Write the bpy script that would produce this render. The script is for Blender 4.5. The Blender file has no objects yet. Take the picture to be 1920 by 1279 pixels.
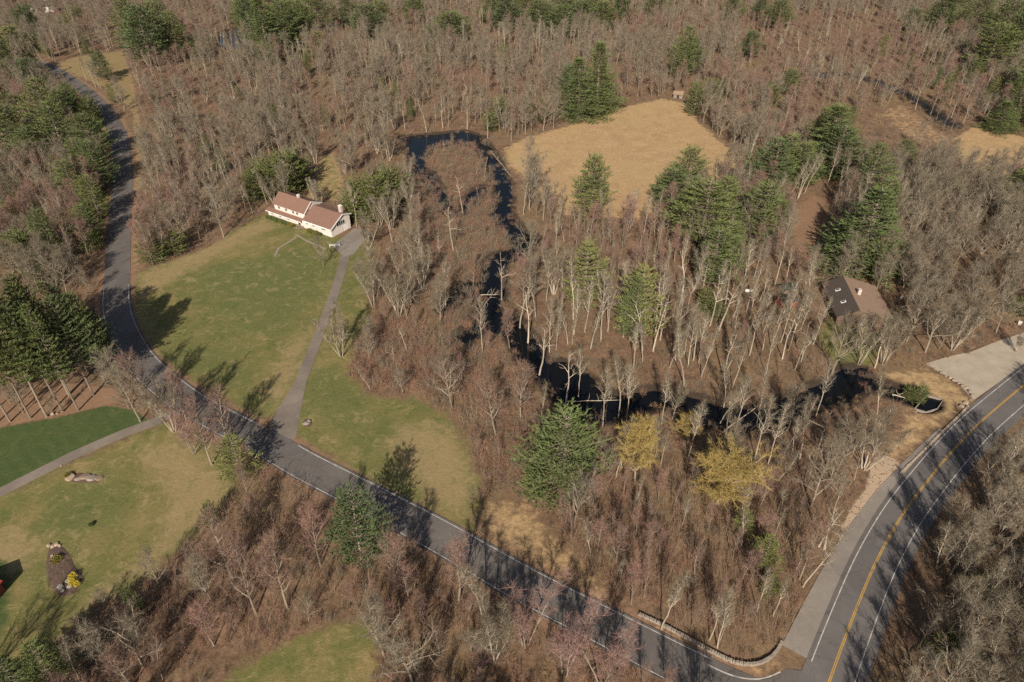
import bpy, math, random
import numpy as np
from mathutils import Vector, Euler

# ------------------------------------------------------------------ camera, sky, sun, exposure
SC = bpy.context.scene
COL = SC.collection
CAM_H, PITCH, FPX = 105.0, math.radians(36.0), 1280.0
cam_d = bpy.data.cameras.new('camera'); cam = bpy.data.objects.new('camera', cam_d); COL.objects.link(cam)
cam.location = (0, 0, CAM_H); cam.rotation_euler = (math.radians(90) - PITCH, 0, 0)
cam_d.sensor_width = 36.0; cam_d.lens = FPX / 1920 * 36; cam_d.clip_start = 1.0; cam_d.clip_end = 9000
SC.camera = cam
SUN_EL, SUN_AZ = math.radians(34.0), math.radians(7.0)      # shadows fall away from the camera, 7 deg to the right
world = bpy.data.worlds.new('World'); SC.world = world; world.use_nodes = True
wn = world.node_tree.nodes; wl = world.node_tree.links
sky = wn.new('ShaderNodeTexSky'); sky.sky_type = 'NISHITA'; sky.sun_disc = False
sky.sun_elevation = SUN_EL; sky.sun_rotation = math.pi + SUN_AZ
sky.dust_density = 2.0
wn['Background'].inputs['Strength'].default_value = 0.062
wl.new(sky.outputs[0], wn['Background'].inputs['Color'])
sun_d = bpy.data.lights.new('sun', 'SUN'); sun_d.energy = 5.0; sun_d.angle = math.radians(0.6); sun_d.color = (1.0, 0.915, 0.785)
sun = bpy.data.objects.new('sun', sun_d); COL.objects.link(sun)
ldir = Vector((math.sin(SUN_AZ) * math.cos(SUN_EL), math.cos(SUN_AZ) * math.cos(SUN_EL), -math.sin(SUN_EL)))
sun.rotation_euler = ldir.to_track_quat('-Z', 'Y').to_euler(); sun.location = (-40, -60, 200)
SC.view_settings.view_transform = 'Standard'; SC.view_settings.look = 'None'
SC.view_settings.exposure = 0.22; SC.view_settings.gamma = 1.0
SC.cycles.use_denoising = False
SC.cycles.max_bounces = 4; SC.cycles.diffuse_bounces = 2; SC.cycles.transparent_max_bounces = 4

# ------------------------------------------------------------------ helpers
rnd = random.Random(7)
NP = np.random.RandomState(11)
ct, st = math.cos(PITCH), math.sin(PITCH)

def P(px, py, z=0.0):
    """surveyed spot on the land (photo pixel -> metres on the ground, or at height z)"""
    u = (px - 960) / FPX; v = -(py - 639.5) / FPX
    d = (u, ct + v * st, -st + v * ct)
    t = (z - CAM_H) / d[2]
    return (d[0] * t, d[1] * t)

def V(px, py, z=0.0):
    x, y = P(px, py, z); return Vector((x, y, z))

def proj(x, y, z=0.0):
    dz = z - CAM_H
    dep = y * ct - dz * st
    up = y * st + dz * ct
    return 960 + FPX * x / dep, 639.5 - FPX * up / dep, dep

def height_for(base, top_y):
    x, y = P(*base)
    v = -(top_y - 639.5) / FPX
    return max(0.5, CAM_H + y * (-st + v * ct) / (ct + v * st))

def tag(o, label=None, cat=None, group=None, kind=None):
    if label: o['label'] = label
    if cat: o['category'] = cat
    if group: o['group'] = group
    if kind: o['kind'] = kind
    return o

def empty(name, loc=(0, 0, 0), rot=(0, 0, 0), s=1.0):
    o = bpy.data.objects.new(name, None); COL.objects.link(o)
    o.location = loc; o.rotation_euler = rot; o.scale = (s, s, s) if not hasattr(s, '__len__') else s
    o.empty_display_size = 0.5
    return o

class MB:
    def __init__(s): s.v = []; s.f = []; s.m = []
    def quad(s, a, b, c, d, m=0):
        i = len(s.v); s.v += [tuple(a), tuple(b), tuple(c), tuple(d)]; s.f.append((i, i+1, i+2, i+3)); s.m.append(m)
    def tri(s, a, b, c, m=0):
        i = len(s.v); s.v += [tuple(a), tuple(b), tuple(c)]; s.f.append((i, i+1, i+2)); s.m.append(m)
    def poly(s, pts, m=0):
        i = len(s.v); s.v += [tuple(p) for p in pts]; s.f.append(tuple(range(i, i+len(pts)))); s.m.append(m)
    def box(s, x0, x1, y0, y1, z0, z1, m=0):
        i = len(s.v)
        s.v += [(x0,y0,z0),(x1,y0,z0),(x1,y1,z0),(x0,y1,z0),(x0,y0,z1),(x1,y0,z1),(x1,y1,z1),(x0,y1,z1)]
        for f in ((0,3,2,1),(4,5,6,7),(0,1,5,4),(1,2,6,5),(2,3,7,6),(3,0,4,7)):
            s.f.append(tuple(i+k for k in f)); s.m.append(m)
    def prism(s, pts, z0, z1, m=0):
        n = len(pts); i = len(s.v)
        s.v += [(p[0], p[1], z0) for p in pts] + [(p[0], p[1], z1) for p in pts]
        s.f.append(tuple(i+n+k for k in range(n))); s.m.append(m)
        s.f.append(tuple(i+n-1-k for k in range(n))); s.m.append(m)
        for k in range(n):
            s.f.append((i+k, i+(k+1) % n, i+n+(k+1) % n, i+n+k)); s.m.append(m)
    def tube(s, pts, rad, n=5, m=0):
        base = None
        for k, (p, r) in enumerate(zip(pts, rad)):
            if k < len(pts) - 1: d = Vector(pts[k+1]) - Vector(p)
            else: d = Vector(p) - Vector(pts[k-1])
            d.normalize()
            a = d.cross(Vector((0, 0, 1))) if abs(d.z) < 0.95 else d.cross(Vector((1, 0, 0)))
            a.normalize(); b = d.cross(a)
            i = len(s.v)
            for q in range(n):
                t = 2 * math.pi * q / n
                s.v.append(tuple(Vector(p) + (a * math.cos(t) + b * math.sin(t)) * r))
            if base is not None:
                for q in range(n):
                    s.f.append((base+q, base+(q+1) % n, i+(q+1) % n, i+q)); s.m.append(m)
            base = i
        s.f.append(tuple(base+q for q in range(n))); s.m.append(m)
    def blade(s, p, d, w, side, m=0):
        s.tri(p - side * w, p + side * w, p + d, m)
    def mesh(s, name, mats, smooth=False):
        me = bpy.data.meshes.new(name); me.from_pydata(s.v, [], s.f)
        for mt in (mats if isinstance(mats, (list, tuple)) else [mats]): me.materials.append(mt)
        me.polygons.foreach_set('material_index', s.m)
        if smooth: me.polygons.foreach_set('use_smooth', [True] * len(s.f))
        me.update(); return me
    def obj(s, name, mats, parent=None, smooth=False, loc=None):
        return link(name, s.mesh(name, mats, smooth), parent, loc)

def link(name, me, parent=None, loc=None):
    o = bpy.data.objects.new(name, me); COL.objects.link(o)
    if parent: o.parent = parent
    if loc is not None: o.location = loc
    return o

# ------------------------------------------------------------------ materials
def new_mat(name):
    m = bpy.data.materials.new(name); m.use_nodes = True
    nt = m.node_tree; b = nt.nodes['Principled BSDF']
    b.inputs['Roughness'].default_value = 0.9
    try: b.inputs['Specular IOR Level'].default_value = 0.2
    except Exception: pass
    return m, nt, b

def N(nt, t, **kw):
    n = nt.nodes.new(t)
    for k, v in kw.items(): setattr(n, k, v)
    return n

def noise(nt, scale, detail=4, rough=0.6, coord=None, dist=0.0):
    n = N(nt, 'ShaderNodeTexNoise'); n.inputs['Scale'].default_value = scale; n.inputs['Detail'].default_value = detail
    n.inputs['Roughness'].default_value = rough; n.inputs['Distortion'].default_value = dist
    if coord: nt.links.new(coord, n.inputs['Vector'])
    return n.outputs['Fac']

def ramp(nt, fac, stops):
    r = N(nt, 'ShaderNodeValToRGB'); e = r.color_ramp.elements
    while len(e) < len(stops): e.new(0.5)
    for k, (p, c) in enumerate(stops): e[k].position = p; e[k].color = (*c, 1) if len(c) == 3 else c
    nt.links.new(fac, r.inputs['Fac']); return r.outputs['Color']

def mix(nt, fac, a, b, mode='MIX'):
    n = N(nt, 'ShaderNodeMix', data_type='RGBA', blend_type=mode)
    for k, v in ((0, fac), (6, a), (7, b)):
        if isinstance(v, (int, float)): n.inputs[k].default_value = v
        elif isinstance(v, tuple): n.inputs[k].default_value = (*v, 1)
        else: nt.links.new(v, n.inputs[k])
    return n.outputs[2]

def math_n(nt, op, a, b=None, c=None, clamp=False):
    n = N(nt, 'ShaderNodeMath', operation=op, use_clamp=clamp)
    for k, v in enumerate((a, b, c)):
        if v is None: continue
        if isinstance(v, (int, float)): n.inputs[k].default_value = v
        else: nt.links.new(v, n.inputs[k])
    return n.outputs[0]

def simple(name, c, c2=None, scale=1.0, rough=0.9, coord='Object', detail=4):
    m, nt, b = new_mat(name); b.inputs['Roughness'].default_value = rough
    tc = N(nt, 'ShaderNodeTexCoord')
    f = noise(nt, scale, detail, 0.65, tc.outputs[coord])
    c2 = c2 or tuple(x * 0.7 for x in c)
    nt.links.new(ramp(nt, f, [(0.3, c2), (0.7, c)]), b.inputs['Base Color'])
    return m

def plant(name, c_a, c_b, c_c=None, scale=0.6, rough=0.85, trans=0.0):
    """colour varies from tree to tree and, more gently, within one crown"""
    m, nt, b = new_mat(name); b.inputs['Roughness'].default_value = rough
    oi = N(nt, 'ShaderNodeObjectInfo'); tc = N(nt, 'ShaderNodeTexCoord')
    stops = [(0.0, c_a), (1.0, c_b)] if c_c is None else [(0.0, c_a), (0.5, c_b), (1.0, c_c)]
    base = ramp(nt, oi.outputs['Random'], stops)
    f = noise(nt, scale, 3, 0.6, tc.outputs['Object'])
    v = N(nt, 'ShaderNodeMapRange'); v.inputs[1].default_value = 0.3; v.inputs[2].default_value = 0.7
    v.inputs[3].default_value = 0.75; v.inputs[4].default_value = 1.25
    nt.links.new(f, v.inputs[0])
    h = N(nt, 'ShaderNodeHueSaturation'); nt.links.new(base, h.inputs['Color']); nt.links.new(v.outputs[0], h.inputs['Value'])
    nt.links.new(h.outputs[0], b.inputs['Base Color'])
    return m

M = {}
M['bark_pale'] = plant('pale_bark', (0.46, 0.385, 0.295), (0.35, 0.29, 0.22), (0.54, 0.46, 0.36), 0.4)
M['bark_grey'] = plant('grey_bark', (0.25, 0.205, 0.155), (0.31, 0.255, 0.195), (0.19, 0.155, 0.118), 0.4)
M['bark_pine'] = plant('pine_bark', (0.29, 0.235, 0.18), (0.22, 0.175, 0.135), None, 0.5)
M['twig_grey'] = plant('grey_brown_twigs', (0.222, 0.186, 0.130), (0.172, 0.140, 0.098), (0.282, 0.238, 0.172), 0.3)
M['twig_red'] = plant('budding_red_twigs', (0.255, 0.160, 0.122), (0.220, 0.146, 0.110), (0.290, 0.165, 0.135), 0.3)
M['twig_pink'] = plant('pink_budding_twigs', (0.300, 0.180, 0.158), (0.265, 0.165, 0.138), None, 0.3)
M['twig_tan'] = plant('tan_twigs', (0.34, 0.245, 0.175), (0.27, 0.195, 0.14), None, 0.3)
M['twig_gold'] = plant('golden_willow_twigs', (0.37, 0.270, 0.095), (0.34, 0.245, 0.088), None, 0.3)
M['brush_red'] = plant('red_brown_brush', (0.290, 0.165, 0.115), (0.255, 0.152, 0.110), (0.330, 0.195, 0.130), 0.5)
M['brush_brown'] = plant('brown_brush', (0.19, 0.130, 0.090), (0.245, 0.170, 0.115), (0.15, 0.105, 0.078), 0.5)
M['brush_tan'] = plant('tan_dead_stalks', (0.34, 0.23, 0.12), (0.28, 0.19, 0.10), None, 0.5)
M['pine'] = plant('white_pine_needles', (0.110, 0.140, 0.050), (0.145, 0.165, 0.054), (0.088, 0.120, 0.052), 0.5)
M['spruce'] = plant('spruce_needles', (0.105, 0.138, 0.050), (0.130, 0.156, 0.052), None, 0.5)
M['young'] = plant('light_young_needles', (0.185, 0.190, 0.062), (0.160, 0.172, 0.055), None, 0.5)
M['hedge'] = plant('broad_evergreen_leaves', (0.100, 0.122, 0.036), (0.130, 0.142, 0.044), None, 0.6)
M['hedge_yellow'] = plant('yellow_green_leaves', (0.16, 0.15, 0.030), (0.19, 0.16, 0.035), None, 0.6)

# ------------------------------------------------------------------ land use, surveyed outlines
def W(pts): return np.array([P(*p) for p in pts])
POLY = dict(
    lawn_house=W([(256,512),(300,497),(380,468),(440,432),(488,404),(515,398),(560,425),(640,445),(690,432),(705,470),(688,560),(700,600),(668,640),
                  (655,700),(690,742),(780,748),(845,785),(880,845),(905,905),(900,960),(880,1000),(750,930),(640,869),(547,812),(467,772),(397,735),(320,689),(270,632),(250,580)]),
    lawn_left=W([(-330,1080),(0,930),(150,858),(300,795),(345,800),(415,850),(445,890),(432,945),(380,990),(330,1035),(270,1095),(185,1130),(125,1180),(60,1235),(0,1285),(-60,1340),(-330,1400)]),
    lawn_bright=W([(-330,930),(0,803),(60,792),(130,778),(200,760),(250,768),(282,790),(230,812),(150,848),(60,890),(0,918),(-330,1070)]),
    lawn_edge=W([(-60,1040),(25,1035),(40,1100),(30,1180),(0,1210),(-60,1240)]),
    lawn_south=W([(380,1300),(470,1238),(560,1190),(640,1165),(700,1165),(715,1200),(705,1260),(690,1340),(640,1600),(150,1600),(250,1400)]),
    meadow=W([(945,280),(985,258),(1100,226),(1150,205),(1240,186),(1290,195),(1310,230),(1350,265),(1390,292),(1375,330),(1300,380),(1200,410),(1100,410),(1040,400),(1000,350),(955,312)]),
    meadow_nw=W([(95,122),(140,107),(232,95),(245,130),(256,175),(268,260),(268,330),(262,400),(262,500),(248,500),(252,330),(248,217),(230,190),(190,162),(143,143)]),
    meadow_ne=W([(1785,262),(1830,234),(1940,262),(2010,300),(2010,340),(1925,330),(1850,330),(1800,300)]),
    marsh_ne=W([(1640,215),(1690,190),(1750,235),(1790,262),(1780,290),(1700,260)]),
    clear_back=W([(572,374),(590,330),(598,292),(625,284),(642,330),(650,384),(610,372)]),
    yard_east=W([(1530,640),(1560,575),(1600,590),(1650,640),(1640,685),(1575,690)]),
    verge_east=W([(1630,694),(1740,690),(1790,715),(1828,752),(1760,805),(1700,862),(1650,872),(1640,840),(1690,790),(1700,730)]),
    path_east=W([(1470,400),(1520,362),(1555,372),(1550,440),(1575,505),(1490,515),(1480,450)]),
    strip_road=W([(890,1000),(905,940),(985,930),(1040,1000),(1150,1110),(1165,1150),(1120,1130),(955,1040)]),
    verge_south=W([(1170,1165),(1210,1160),(1330,1225),(1400,1255),(1450,1235),(1470,1190),(1540,1080),(1600,990),(1585,990),(1500,1150),(1465,1250),(1420,1272),(1367,1265),(1280,1220)]),
    sand=W([(1590,1010),(1575,995),(1600,945),(1625,915),(1632,870),(1650,848),(1680,862),(1692,880),(1650,912),(1610,970)]),
    gravel=W([(1735,682),(1780,668),(1820,660),(1870,640),(1925,622),(2010,590),(2010,630),(1920,690),(1870,719),(1826,750),(1795,718),(1760,697)]),
    pond_main=W([(756,256),(830,250),(868,245),(902,255),(924,285),(945,327),(955,348),(956,385),(946,418),(932,400),(932,347),(914,301),(892,272),(850,266),(805,278),(792,300),(798,320),(780,322),(768,290)]),
    pond_east=W([(1572,700),(1590,690),(1618,692),(1625,720),(1600,745),(1570,748),(1560,725)]),
    pond_nw=W([(412,62),(440,52),(468,60),(470,88),(440,92),(415,85)]),
    tan_a=W([(250,515),(380,462),(500,400),(530,425),(430,470),(330,530),(262,565)]), tan_b=W([(740,790),(850,785),(905,905),(890,990),(800,950),(740,880),(720,830)]),
    tan_c=W([(240,850),(330,810),(440,885),(430,950),(330,1040),(200,1130),(130,1180),(150,1130),(270,1030),(300,940)]), tan_d=W([(-40,990),(60,985),(90,1010),(60,1080),(-40,1080)]), tan_e=W([(480,740),(530,650),(600,600),(560,720),(520,780)]),
    green_a=W([(365,505),(480,480),(560,450),(625,500),(600,570),(540,640),(420,620)]), green_b=W([(575,680),(650,690),(720,770),(700,850),(600,810),(555,760)]), green_c=W([(60,925),(200,870),(270,920),(240,990),(140,1010),(70,985)]), green_d=W([(330,640),(450,640),(480,720),(420,730),(330,690)]),
    pine_floor=W([(-200,860),(0,740),(60,720),(140,720),(220,730),(235,752),(200,760),(130,776),(60,790),(0,802),(-60,826)]),
)
STREAMS = [  # centre line, half width in metres
    ([(940,395),(958,426),(985,455),(972,472),(938,482),(919,515),(926,545),(914,575),(922,602),(958,612),(990,650),(1002,686),(1042,708),(1060,745),(1098,772),(1160,762),(1230,742),(1290,755),(1340,776),(1400,788),(1450,780),(1505,752),(1570,728)], 2.6),
    ([(1050,700),(1090,735),(1130,760)], 4.5), ([(1300,765),(1350,782),(1410,790)], 3.6),
    ([(905,590),(930,605),(955,612)], 3.6), ([(905,540),(918,560),(915,590)],3.2),
    ([(838,575),(852,552),(880,532),(905,530)], 1.7), ([(915,600),(880,622),(862,640)], 1.7),
    ([(800,322),(850,400),(880,372),(905,352)], 1.4),
    ([(1515,143),(1560,138),(1613,144),(1650,155),(1680,168),(1730,195),(1785,235)], 2.6),
    ([(1620,712),(1660,728),(1710,745),(1735,752)], 1.6),
]
ROAD_PX = [(60,112),(100,130),(128,148),(165,175),(200,212),(222,256),(229,300),(230,345),(226,400),(222,470),(219,530),(217,565),(223,600),(240,640),(262,676),(300,713),(355,755),(432,797),(500,831),(560,867),(610,893),(665,921),(740,960),(830,1008),(915,1057),(1000,1105),(1107,1160),(1200,1208),(1290,1254),(1380,1298),(1440,1322)]
YELLOW_PX = [(1480,1480),(1515,1390),(1553,1283),(1590,1181),(1633,1074),(1663,1014),(1700,953),(1743,897),(1780,852),(1830,799),(1890,747),(1935,710),(2010,655),(2100,595)]
DRIVE_PX = [(520,822),(532,795),(548,755),(573,692),(597,630),(620,570),(638,515),(650,472),(668,440)]
DRIVE_L_PX = [(-80,965),(0,923),(60,893),(130,857),(175,837),(240,809),(290,791),(345,765)]
PATH_PX = [[(516,480),(522,466),(540,455),(556,444)], [(556,440),(572,450),(590,458),(612,468)]]

def resample(pts, step=2.0):
    p = np.array(pts, float); out = []
    ext = np.vstack([2*p[0]-p[1], p, 2*p[-1]-p[-2]])
    for i in range(1, len(ext) - 2):
        a, b, c, d = ext[i-1:i+3]; n = max(2, int(np.linalg.norm(c-b)/step))
        for k in range(n):
            t = k / n
            out.append(0.5*((2*b)+(-a+c)*t+(2*a-5*b+4*c-d)*t*t+(-a+3*b-3*c+d)*t**3))
    out.append(p[-1]); out = np.array(out)
    for _ in range(3):
        out[1:-1] = (out[:-2] + 2*out[1:-1] + out[2:]) / 4
    return out

ROAD = resample(W(ROAD_PX)); MAIN = resample(W(YELLOW_PX)); DRIVE = resample(W(DRIVE_PX), 1.5); DRIVE_L = resample(W(DRIVE_L_PX), 1.5)
PATHS = [resample(W(p), 1.0) for p in PATH_PX]
STREAM = [(resample(W(p), 2.0), hw) for p, hw in STREAMS]
ROAD_HW, DRIVE_HW = 3.6, 1.4
MAIN_L, MAIN_R = 4.0, 4.9      # asphalt left / right of the yellow line

def seg_dist(pts, line, closed=False):
    """distance of many points to a polyline"""
    q = np.asarray(pts, float); best = np.full(len(q), 1e9)
    n = len(line); rng = range(n if closed else n - 1)
    for i in rng:
        a = line[i]; b = line[(i+1) % n]; ab = b - a; L = ab.dot(ab)
        if L < 1e-9: continue
        t = np.clip(((q - a) @ ab) / L, 0, 1)
        d = np.hypot(q[:,0]-a[0]-t*ab[0], q[:,1]-a[1]-t*ab[1])
        np.minimum(best, d, out=best)
    return best

def inside(pts, poly):
    q = np.asarray(pts, float); r = np.zeros(len(q), bool); n = len(poly)
    for i in range(n):
        a = poly[i]; b = poly[(i+1) % n]
        c = (a[1] > q[:,1]) != (b[1] > q[:,1])
        with np.errstate(divide='ignore', invalid='ignore'):
            x = (b[0]-a[0]) * (q[:,1]-a[1]) / (b[1]-a[1]) + a[0]
        r ^= c & (q[:,0] < x)
    return r

def sdist(pts, poly, reach=30.0):
    """signed distance, positive inside; exact near the outline"""
    q = np.asarray(pts, float); out = np.full(len(q), -reach)
    lo = poly.min(0) - reach; hi = poly.max(0) + reach
    near = np.where((q[:,0] > lo[0]) & (q[:,0] < hi[0]) & (q[:,1] > lo[1]) & (q[:,1] < hi[1]))[0]
    if len(near):
        d = seg_dist(q[near], poly, True); s = inside(q[near], poly)
        out[near] = np.where(s, d, -d)
    return out

def line_sd(pts, line, hw, reach=30.0):
    q = np.asarray(pts, float); out = np.full(len(q), -reach)
    lo = line.min(0) - reach; hi = line.max(0) + reach
    near = np.where((q[:,0] > lo[0]) & (q[:,0] < hi[0]) & (q[:,1] > lo[1]) & (q[:,1] < hi[1]))[0]
    if len(near): out[near] = hw - seg_dist(q[near], line)
    return out

def sm(x, a, b):
    t = np.clip((x - a) / (b - a), 0, 1); return t*t*(3-2*t)

def water_sd(q):
    s = np.maximum(sdist(q, POLY['pond_main']), sdist(q, POLY['pond_east']))
    s = np.maximum(s, sdist(q, POLY['pond_nw']))
    for l, hw in STREAM: s = np.maximum(s, line_sd(q, l, hw))
    return s

def road_sd(q):
    s = line_sd(q, ROAD, ROAD_HW); s = np.maximum(s, line_sd(q, MAIN, 4.3))
    s = np.maximum(s, line_sd(q, DRIVE, DRIVE_HW)); s = np.maximum(s, line_sd(q, DRIVE_L, DRIVE_HW))
    return s

_ph = NP.rand(24) * 6.283; _kx = NP.randn(24); _ky = NP.randn(24)
def bumps(x, y, s):
    r = 0
    for i in range(8): r = r + np.sin(x * _kx[i] / s + y * _ky[i] / s + _ph[i]) * np.cos(x * _ky[i+8] / s - y * _kx[i+8] / s + _ph[i+8])
    return r / 8.0

PIT = (W([(1738,741),(1768,749),(1757,766),(1736,772),(1716,766)]))   # concrete walled culvert pool
HOUSE_A = np.array(P(623, 445.5))
def ground_z(x, y):
    q = np.stack([np.ravel(x), np.ravel(y)], 1)
    z = 0.55 * bumps(q[:,0], q[:,1], 9.0) + 0.28 * bumps(q[:,0]+50, q[:,1], 2.3)
    flat = np.full(len(q), -30.0)
    for k in ('lawn_house', 'lawn_left', 'lawn_bright', 'lawn_edge', 'lawn_south', 'gravel', 'meadow', 'yard_east', 'verge_east', 'sand'):
        flat = np.maximum(flat, sdist(q, POLY[k]))
    rs = road_sd(q)
    z = np.where(z < -0.2, -0.2, z) * (1 - 0.85 * sm(flat, -3, 1.5)) * (1 - sm(rs, -5, -1.2))
    z = z - 0.06 * sm(rs, -1.6, -0.4)
    w = water_sd(q) + 0.05 + 1.6 * bumps(q[:,0], q[:,1], 1.9) + 1.2 * bumps(q[:,0]+31, q[:,1]+7, 4.5)
    z = z * (1 - sm(w, -3, 0)) - 1.15 * sm(w, -1.6, 1.0)
    p = sdist(q, PIT)
    z = np.where(p > -0.2, -2.2, z)
    return z.reshape(np.shape(x))
def gz(x, y): return float(ground_z(np.array([x]), np.array([y]))[0])

# ------------------------------------------------------------------ ground sheet
def axis(lo, hi, step, far, grow=1.22):
    a = list(np.arange(lo, hi + step/2, step)); s = step
    while a[-1] < far: s *= grow; a.append(a[-1] + s)
    s = step; pre = []
    x = lo
    while x > -far: s *= grow; x -= s; pre.append(x)
    return np.array(pre[::-1] + a)
gx = axis(-230, 230, 1.2, 5000, 1.10); gy = axis(30, 400, 1.2, 6000, 1.06)
X, Y = np.meshgrid(gx, gy); Z = ground_z(X, Y)
nx, ny = len(gx), len(gy)
vv = np.stack([X.ravel(), Y.ravel(), Z.ravel()], 1)
ii = (np.arange(ny-1)[:, None] * nx + np.arange(nx-1)[None, :]).ravel()
ff = np.stack([ii, ii+1, ii+nx+1, ii+nx], 1)
gme = bpy.data.meshes.new('ground')
gme.vertices.add(len(vv)); gme.vertices.foreach_set('co', vv.ravel())
gme.loops.add(ff.size); gme.loops.foreach_set('vertex_index', ff.ravel())
gme.polygons.add(len(ff)); gme.polygons.foreach_set('loop_start', np.arange(len(ff))*4); gme.polygons.foreach_set('loop_total', np.full(len(ff), 4))
gme.polygons.foreach_set('use_smooth', np.ones(len(ff), bool))
gme.update()
q = vv[:, :2]
def soft(k, w=2.2): return sm(sdist(q, POLY[k]), -w, w)
mk1 = np.ones((len(q), 4), np.float32); mk2 = np.ones((len(q), 4), np.float32)
mk1[:,0] = np.maximum(soft('lawn_bright', 1.4), soft('lawn_edge', 3.0) * 0.62)
mk1[:,1] = np.maximum.reduce([soft('lawn_house', 4.5), soft('lawn_left', 4), soft('lawn_south', 4), 0.5*soft('meadow_nw', 2), soft('yard_east'), 0.55*soft('clear_back')])
mk1[:,2] = np.maximum.reduce([soft('meadow', 5), 0.9*soft('meadow_ne'), 0.5*soft('marsh_ne', 5), 0.6*soft('meadow_nw', 1.5), 0.62*soft('verge_east', 3), 0.6*soft('strip_road', 4), 0.55*soft('verge_south', 1.5), 0.85*soft('clear_back', 3)])
mk2[:,0] = soft('sand', 1.5)
mk2[:,1] = sm(water_sd(q), -5.5, 0)
mk2[:,2] = np.maximum.reduce([soft('pine_floor', 2), 0.8*soft('path_east', 8), 0.6*sm(line_sd(q, ROAD, ROAD_HW+2.6), -1, 1.2)])
mk3 = np.ones((len(q), 4), np.float32)
mk3[:,0] = np.maximum.reduce([soft('tan_'+k, 7) for k in 'abcde']); mk3[:,1] = np.maximum.reduce([soft('green_'+k, 7) for k in 'abcd'])
for nm, mk in (('use_a', mk1), ('use_b', mk2), ('use_c', mk3)):
    a = gme.color_attributes.new(nm, 'FLOAT_COLOR', 'POINT'); a.data.foreach_set('color', mk.ravel())

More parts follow.
